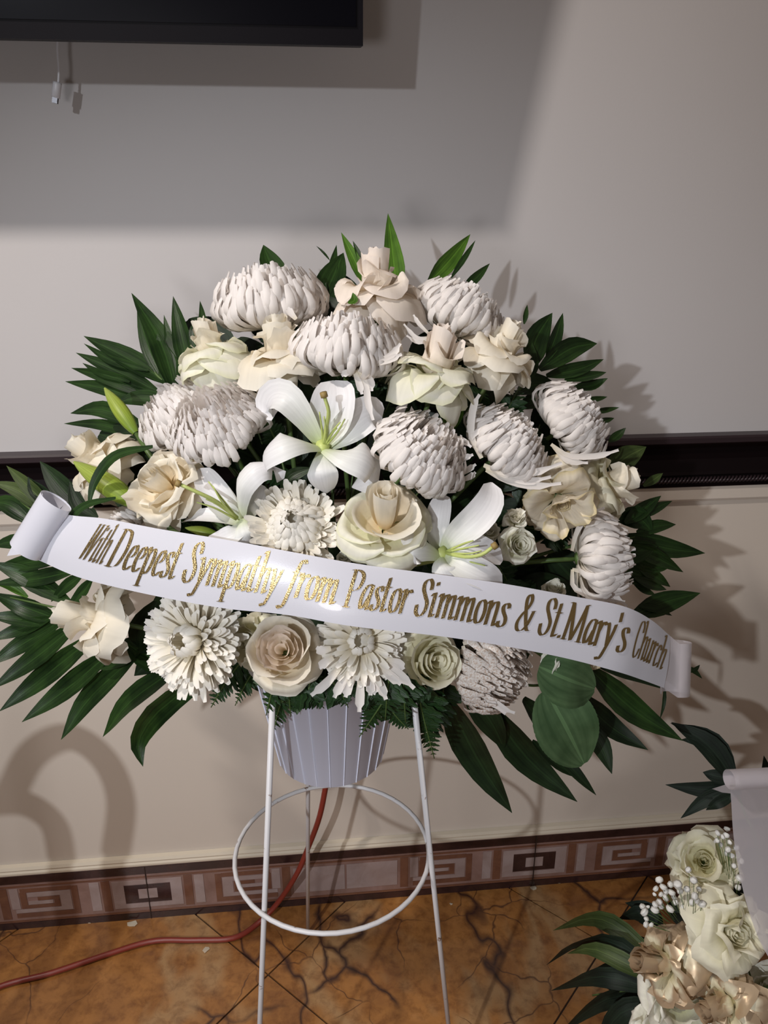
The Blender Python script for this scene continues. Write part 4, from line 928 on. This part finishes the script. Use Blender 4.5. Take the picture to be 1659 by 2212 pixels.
rose('gold-painted rose with its tip pointing at the dark leaves, corner arrangement', 1438, 2082, 84, (-.90, .28, .34), 'reflexed', GOLD, GOLD, -.02, cone=1.15, cr_=.34, group=g2, foot=f2(), ruf=.22)
rose('large pale rose next to the sheer ribbon in the corner arrangement', 1580, 2012, 98, (.15, .30, .9), 'reflexed', ROSEI, ROSEI, -.03, cone=.5, group=g2, foot=f2(), ruf=.22)
rose('gold-brushed rose at the bottom of the corner arrangement', 1572, 2168, 74, (-.92, -.02, .40), 'reflexed', GOLD, GOLD, -.04, cone=1.15, cr_=.34, group=g2, foot=f2(), ruf=.22)
rose('greenish white rose below the gold-painted rose in the corner arrangement', 1465, 2160, 78, (-.2, .2, .95), 'open', SPRAY, SPRAY, .0, cone=.3, group=g2, foot=f2(), ruf=.26)
rose('pale greenish rose cut by the frame at the lower corner', 1650, 2150, 62, (.2, .2, .9), 'open', SPRAY, SPRAY, .0, cone=.4, group=g2, foot=f2(), ruf=.26)
rose('white rose lowest in the corner arrangement', 1420, 2232, 60, (-.2, .5, .8), 'open', SPRAY, SPRAY, -.01, cone=.4, group=g2, foot=f2(), ruf=.26)
# baby's breath
FLO = mesh('floret', *grid('', [[V((cos(a)*r, sin(a)*r, z)) for a in [2*pi*i/7 for i in range(7)]] for r, z in ((.05, -.5), (.55, -.25), (.95, .1), (.8, .45), (.9, .55), (.35, .75), (.02, .7))], True)); FLO.materials.append(mat('babys_breath_white', (.85, .84, .80), .7, trans=.2))
def gyp(label, root, spots, dd):
    b0_ = P(*root, dep(*root)+dd); o = thing('babys_breath', label, 'flower', b0_, "sprigs of baby's breath"); st = MB()
    st.add(rebase(tube(cr([f2(), (F2+b0_)/2+V((-.02, -.01, .02)), b0_], 6), .0012, 4), b0_))
    for (x, y, r) in spots:
        p = P(x, y, dep(x, y)+dd+random.uniform(-.012, .012)); q = p-b0_
        fo_ = bpy.data.objects.new('floret', FLO); COL.objects.link(fo_); fo_.parent = o; fo_.location = q; s = r*1.3/F*dep(x, y); fo_.scale = (s, s, s)
        fo_.rotation_euler = (random.uniform(-1.2, 1.8), random.uniform(-1, 1), random.uniform(0, 6))
        st.add(tube([q*.55+V((0, 0, -.010)), q*.8+V((0, 0, -.004)), q], .0004, 3))
    s_ = st.build('sprig_stem', STEM, o); s_['kind'] = 'stuff'
rg = random.Random(5)
sp = [(1400+20*0+x, y, r) for x, y, r in ((25, 1903, 7), (18, 1921, 6), (32, 1918, 7), (29, 1933, 5), (13, 1933, 4), (47, 1910, 6), (-12, 1960, 6), (-6, 1972, 8), (0, 1960, 4), (14, 1955, 6), (-6, 1996, 6), (8, 1999, 5), (24, 1948, 6), (46, 1965, 8), (27, 1957, 6), (14, 1968, 8), (36, 1940, 7), (50, 1930, 7), (64, 1912, 8), (70, 1926, 6), (88, 1880, 6), (99, 1900, 7), (99, 1935, 7), (92, 1948, 6), (104, 1945, 6), (117, 1955, 8), (84, 1922, 6), (75, 1960, 6), (60, 1950, 6), (82, 1970, 6), (-5, 1985, 5), (40, 1925, 6), (55, 1940, 6), (110, 1920, 5))]
gyp("sprig of white baby's breath over the gold-painted rose", (1500, 2000), sp, -.03)
sp = [(1570, 1792, 6), (1568, 1806, 6), (1549, 1800, 6), (1550, 1815, 5), (1560, 1808, 5), (1572, 1834, 6), (1567, 1842, 6), (1545, 1816, 4), (1580, 1850, 6), (1596, 1898, 7), (1594, 1916, 6), (1575, 1820, 5), (1585, 1870, 5), (1558, 1826, 5), (1590, 1830, 6), (1600, 1860, 6)]
gyp("sprig of white baby's breath rising beside the sheer ribbon", (1590, 1940), sp, .0)
# leaves of the second arrangement
frond('dark palm leaves rising at the sheer ribbon roll of the corner arrangement', [(1640, 1850), (1610, 1760), (1580, 1680)], [
    ([(1590, 1690), (1530, 1610), (1450, 1560)], 52, NAVYL), ([(1590, 1690), (1540, 1600), (1448, 1562)], 40, NAVYL), ([(1590, 1685), (1545, 1676), (1518, 1668)], 30, NAVYL), ([(1600, 1700), (1530, 1706), (1437, 1695)], 40, NAVYL),
    ([(1600, 1710), (1530, 1725), (1470, 1768)], 34, NAVYL), ([(1590, 1715), (1550, 1735), (1525, 1750)], 24, NAVYL), ([(1680, 1720), (1660, 1680), (1650, 1632)], 30, NAVYL), ([(1520, 1612), (1490, 1600), (1470, 1598)], 12, NAVYL)], .06, NAVYL, 'leaves of the second arrangement', foot=f2())
frond('dark drooping leaves over the amber floor beside the gold-painted rose', [(1560, 2130), (1450, 2130), (1350, 2140), (1280, 2150)], [
    ([(1420, 2070, .02), (1330, 2000, .02), (1270, 1985, .03), (1195, 2010, .05)], 44, OLIVE), ([(1410, 2090), (1320, 2035, -.01), (1240, 2040), (1180, 2085, .03)], 46), ([(1420, 2120, -.01), (1350, 2080, -.02), (1280, 2050, -.02), (1225, 2060)], 40, OLIVE),
    ([(1420, 2140), (1300, 2110, -.02), (1190, 2140, .01)], 44), ([(1430, 2150, .02), (1310, 2160), (1205, 2235, .02)], 48), ([(1420, 2170), (1340, 2190, -.02), (1285, 2270)], 50), ([(1440, 2040, .04), (1390, 1975, .04), (1335, 1985, .05)], 46),
    ([(1430, 2190, .02), (1380, 2220, .01), (1340, 2290)], 60), ([(1430, 2010, .05), (1400, 1965, .05), (1350, 1950, .06)], 36), ([(1400, 2130, .03), (1330, 2110, .03), (1270, 2110, .03)], 70), ([(1440, 2090, .05), (1370, 2050, .05), (1310, 2040, .05)], 80)], .04, NAVYL, 'leaves of the second arrangement', foot=f2())
for k, (a, b, w_) in enumerate((((1600, 1980), (1480, 1880), 120), ((1620, 1990), (1560, 1860), 120), ((1620, 2080), (1480, 2010), 120), ((1640, 2180), (1500, 2120), 130), ((1560, 2160), (1420, 2130), 130), ((1640, 1960), (1620, 1830), 110), ((1560, 1980), (1440, 1960), 90), ((1500, 2220), (1390, 2190), 120))):
    broad('very dark leaf behind the roses of the corner arrangement', a, b, w_, NAVYL, .06+.006*k, 'dark leaves of the second arrangement')
# sheer ribbon of the second arrangement
rp = [(1700, 1662), (1700, 1685)]
rb2 = P(1640, 1690, .93); r2 = thing('sheer_ribbon', 'sheer white ribbon with a rolled top hanging over the corner arrangement', 'ribbon', rb2)
L_ = [(1577, 1700), (1580, 1740), (1583, 1790), (1590, 1850), (1602, 1910), (1618, 1970), (1640, 2030), (1668, 2080), (1700, 2120)]
rows = []
for i, (x, y) in enumerate(L_):
    d_ = .905+.012*sin(i*.5); rows.append([P(x+(1960-x)*k/6, y-4*k+8*sin(k*.8+i*.4)*0, d_-.010*sin(k/6*pi)) for k in range(7)])
rows = cr_rows = [[cr([r[j] for r in rows], 30)[i] for j in range(7)] for i in range(30)]
MB().add(rebase(grid('', rows), rb2)).build('band', RIBT, r2)
rows = []; rad = 24/F*.905
for k in range(40):
    f_ = k/39; al = pi*1.5-f_*2*pi*1.15  # around an axis along the ribbon's width
    rows.append([P(1575+3*sin(al)+ (1960-1575)*j/6, 1684-3*j, .905-.016)+UP*(cos(al)*rad*.85)+TOCAM*(sin(al)*rad) for j in range(7)])
MB().add(rebase(grid('', rows), rb2)).build('ribbon_roll', RIBT, r2)
MB().add(rebase(([P(1576, 1692, .91), P(1538, 1704, .93), P(1560, 1712, .93), P(1578, 1714, .91)], [(0, 1, 2, 3)], [(0, 0)]*4), rb2)).build('ribbon_tail', RIBT, r2)

MB().add(rebase(tube(cr([P(1660, 1690, .93), P(1680, 1900, .97), F2+V((.02, .02, .04))], 8), .0022, 6), rb2)).build('ribbon_pick', STEM, r2)
# ------------------------------------------------------------------ fallen petals on the floor
def scrap(x, y, r, label):
    b_ = PZ(x, y, .0006); q = r/F*1.6; n = 7
    vs = [V((0, 0, .0012))]+[V((cos(2*pi*i/n)*q*random.uniform(.6, 1.1), sin(2*pi*i/n)*q*random.uniform(.5, 1), random.uniform(0, .002))) for i in range(n)]
    o = obj('fallen_petal', mesh('fallen_petal', vs, [(0, i+1, (i+1) % n+1) for i in range(n)]), MUM, None, b_); tag(o, label, 'petal', 'fallen petals on the floor')
scrap(445, 2052, 9, 'tiny white petal on the floor below the red cord')
scrap(284, 1997, 12, 'white petal scrap on the floor at the baseboard above the red cord')
scrap(193, 1993, 4, 'white speck on the floor close to the dark baseboard edge, above the cord')
scrap(1152, 1918, 8, 'pale petal scrap on the floor under the dark square of the key pattern')
scrap(1206, 1906, 6, 'pale speck on the floor beside a larger scrap under the key pattern')
scrap(974, 1953, 4, 'pale speck on the amber floor beside the front easel leg')
print('objects', len(SC.objects))
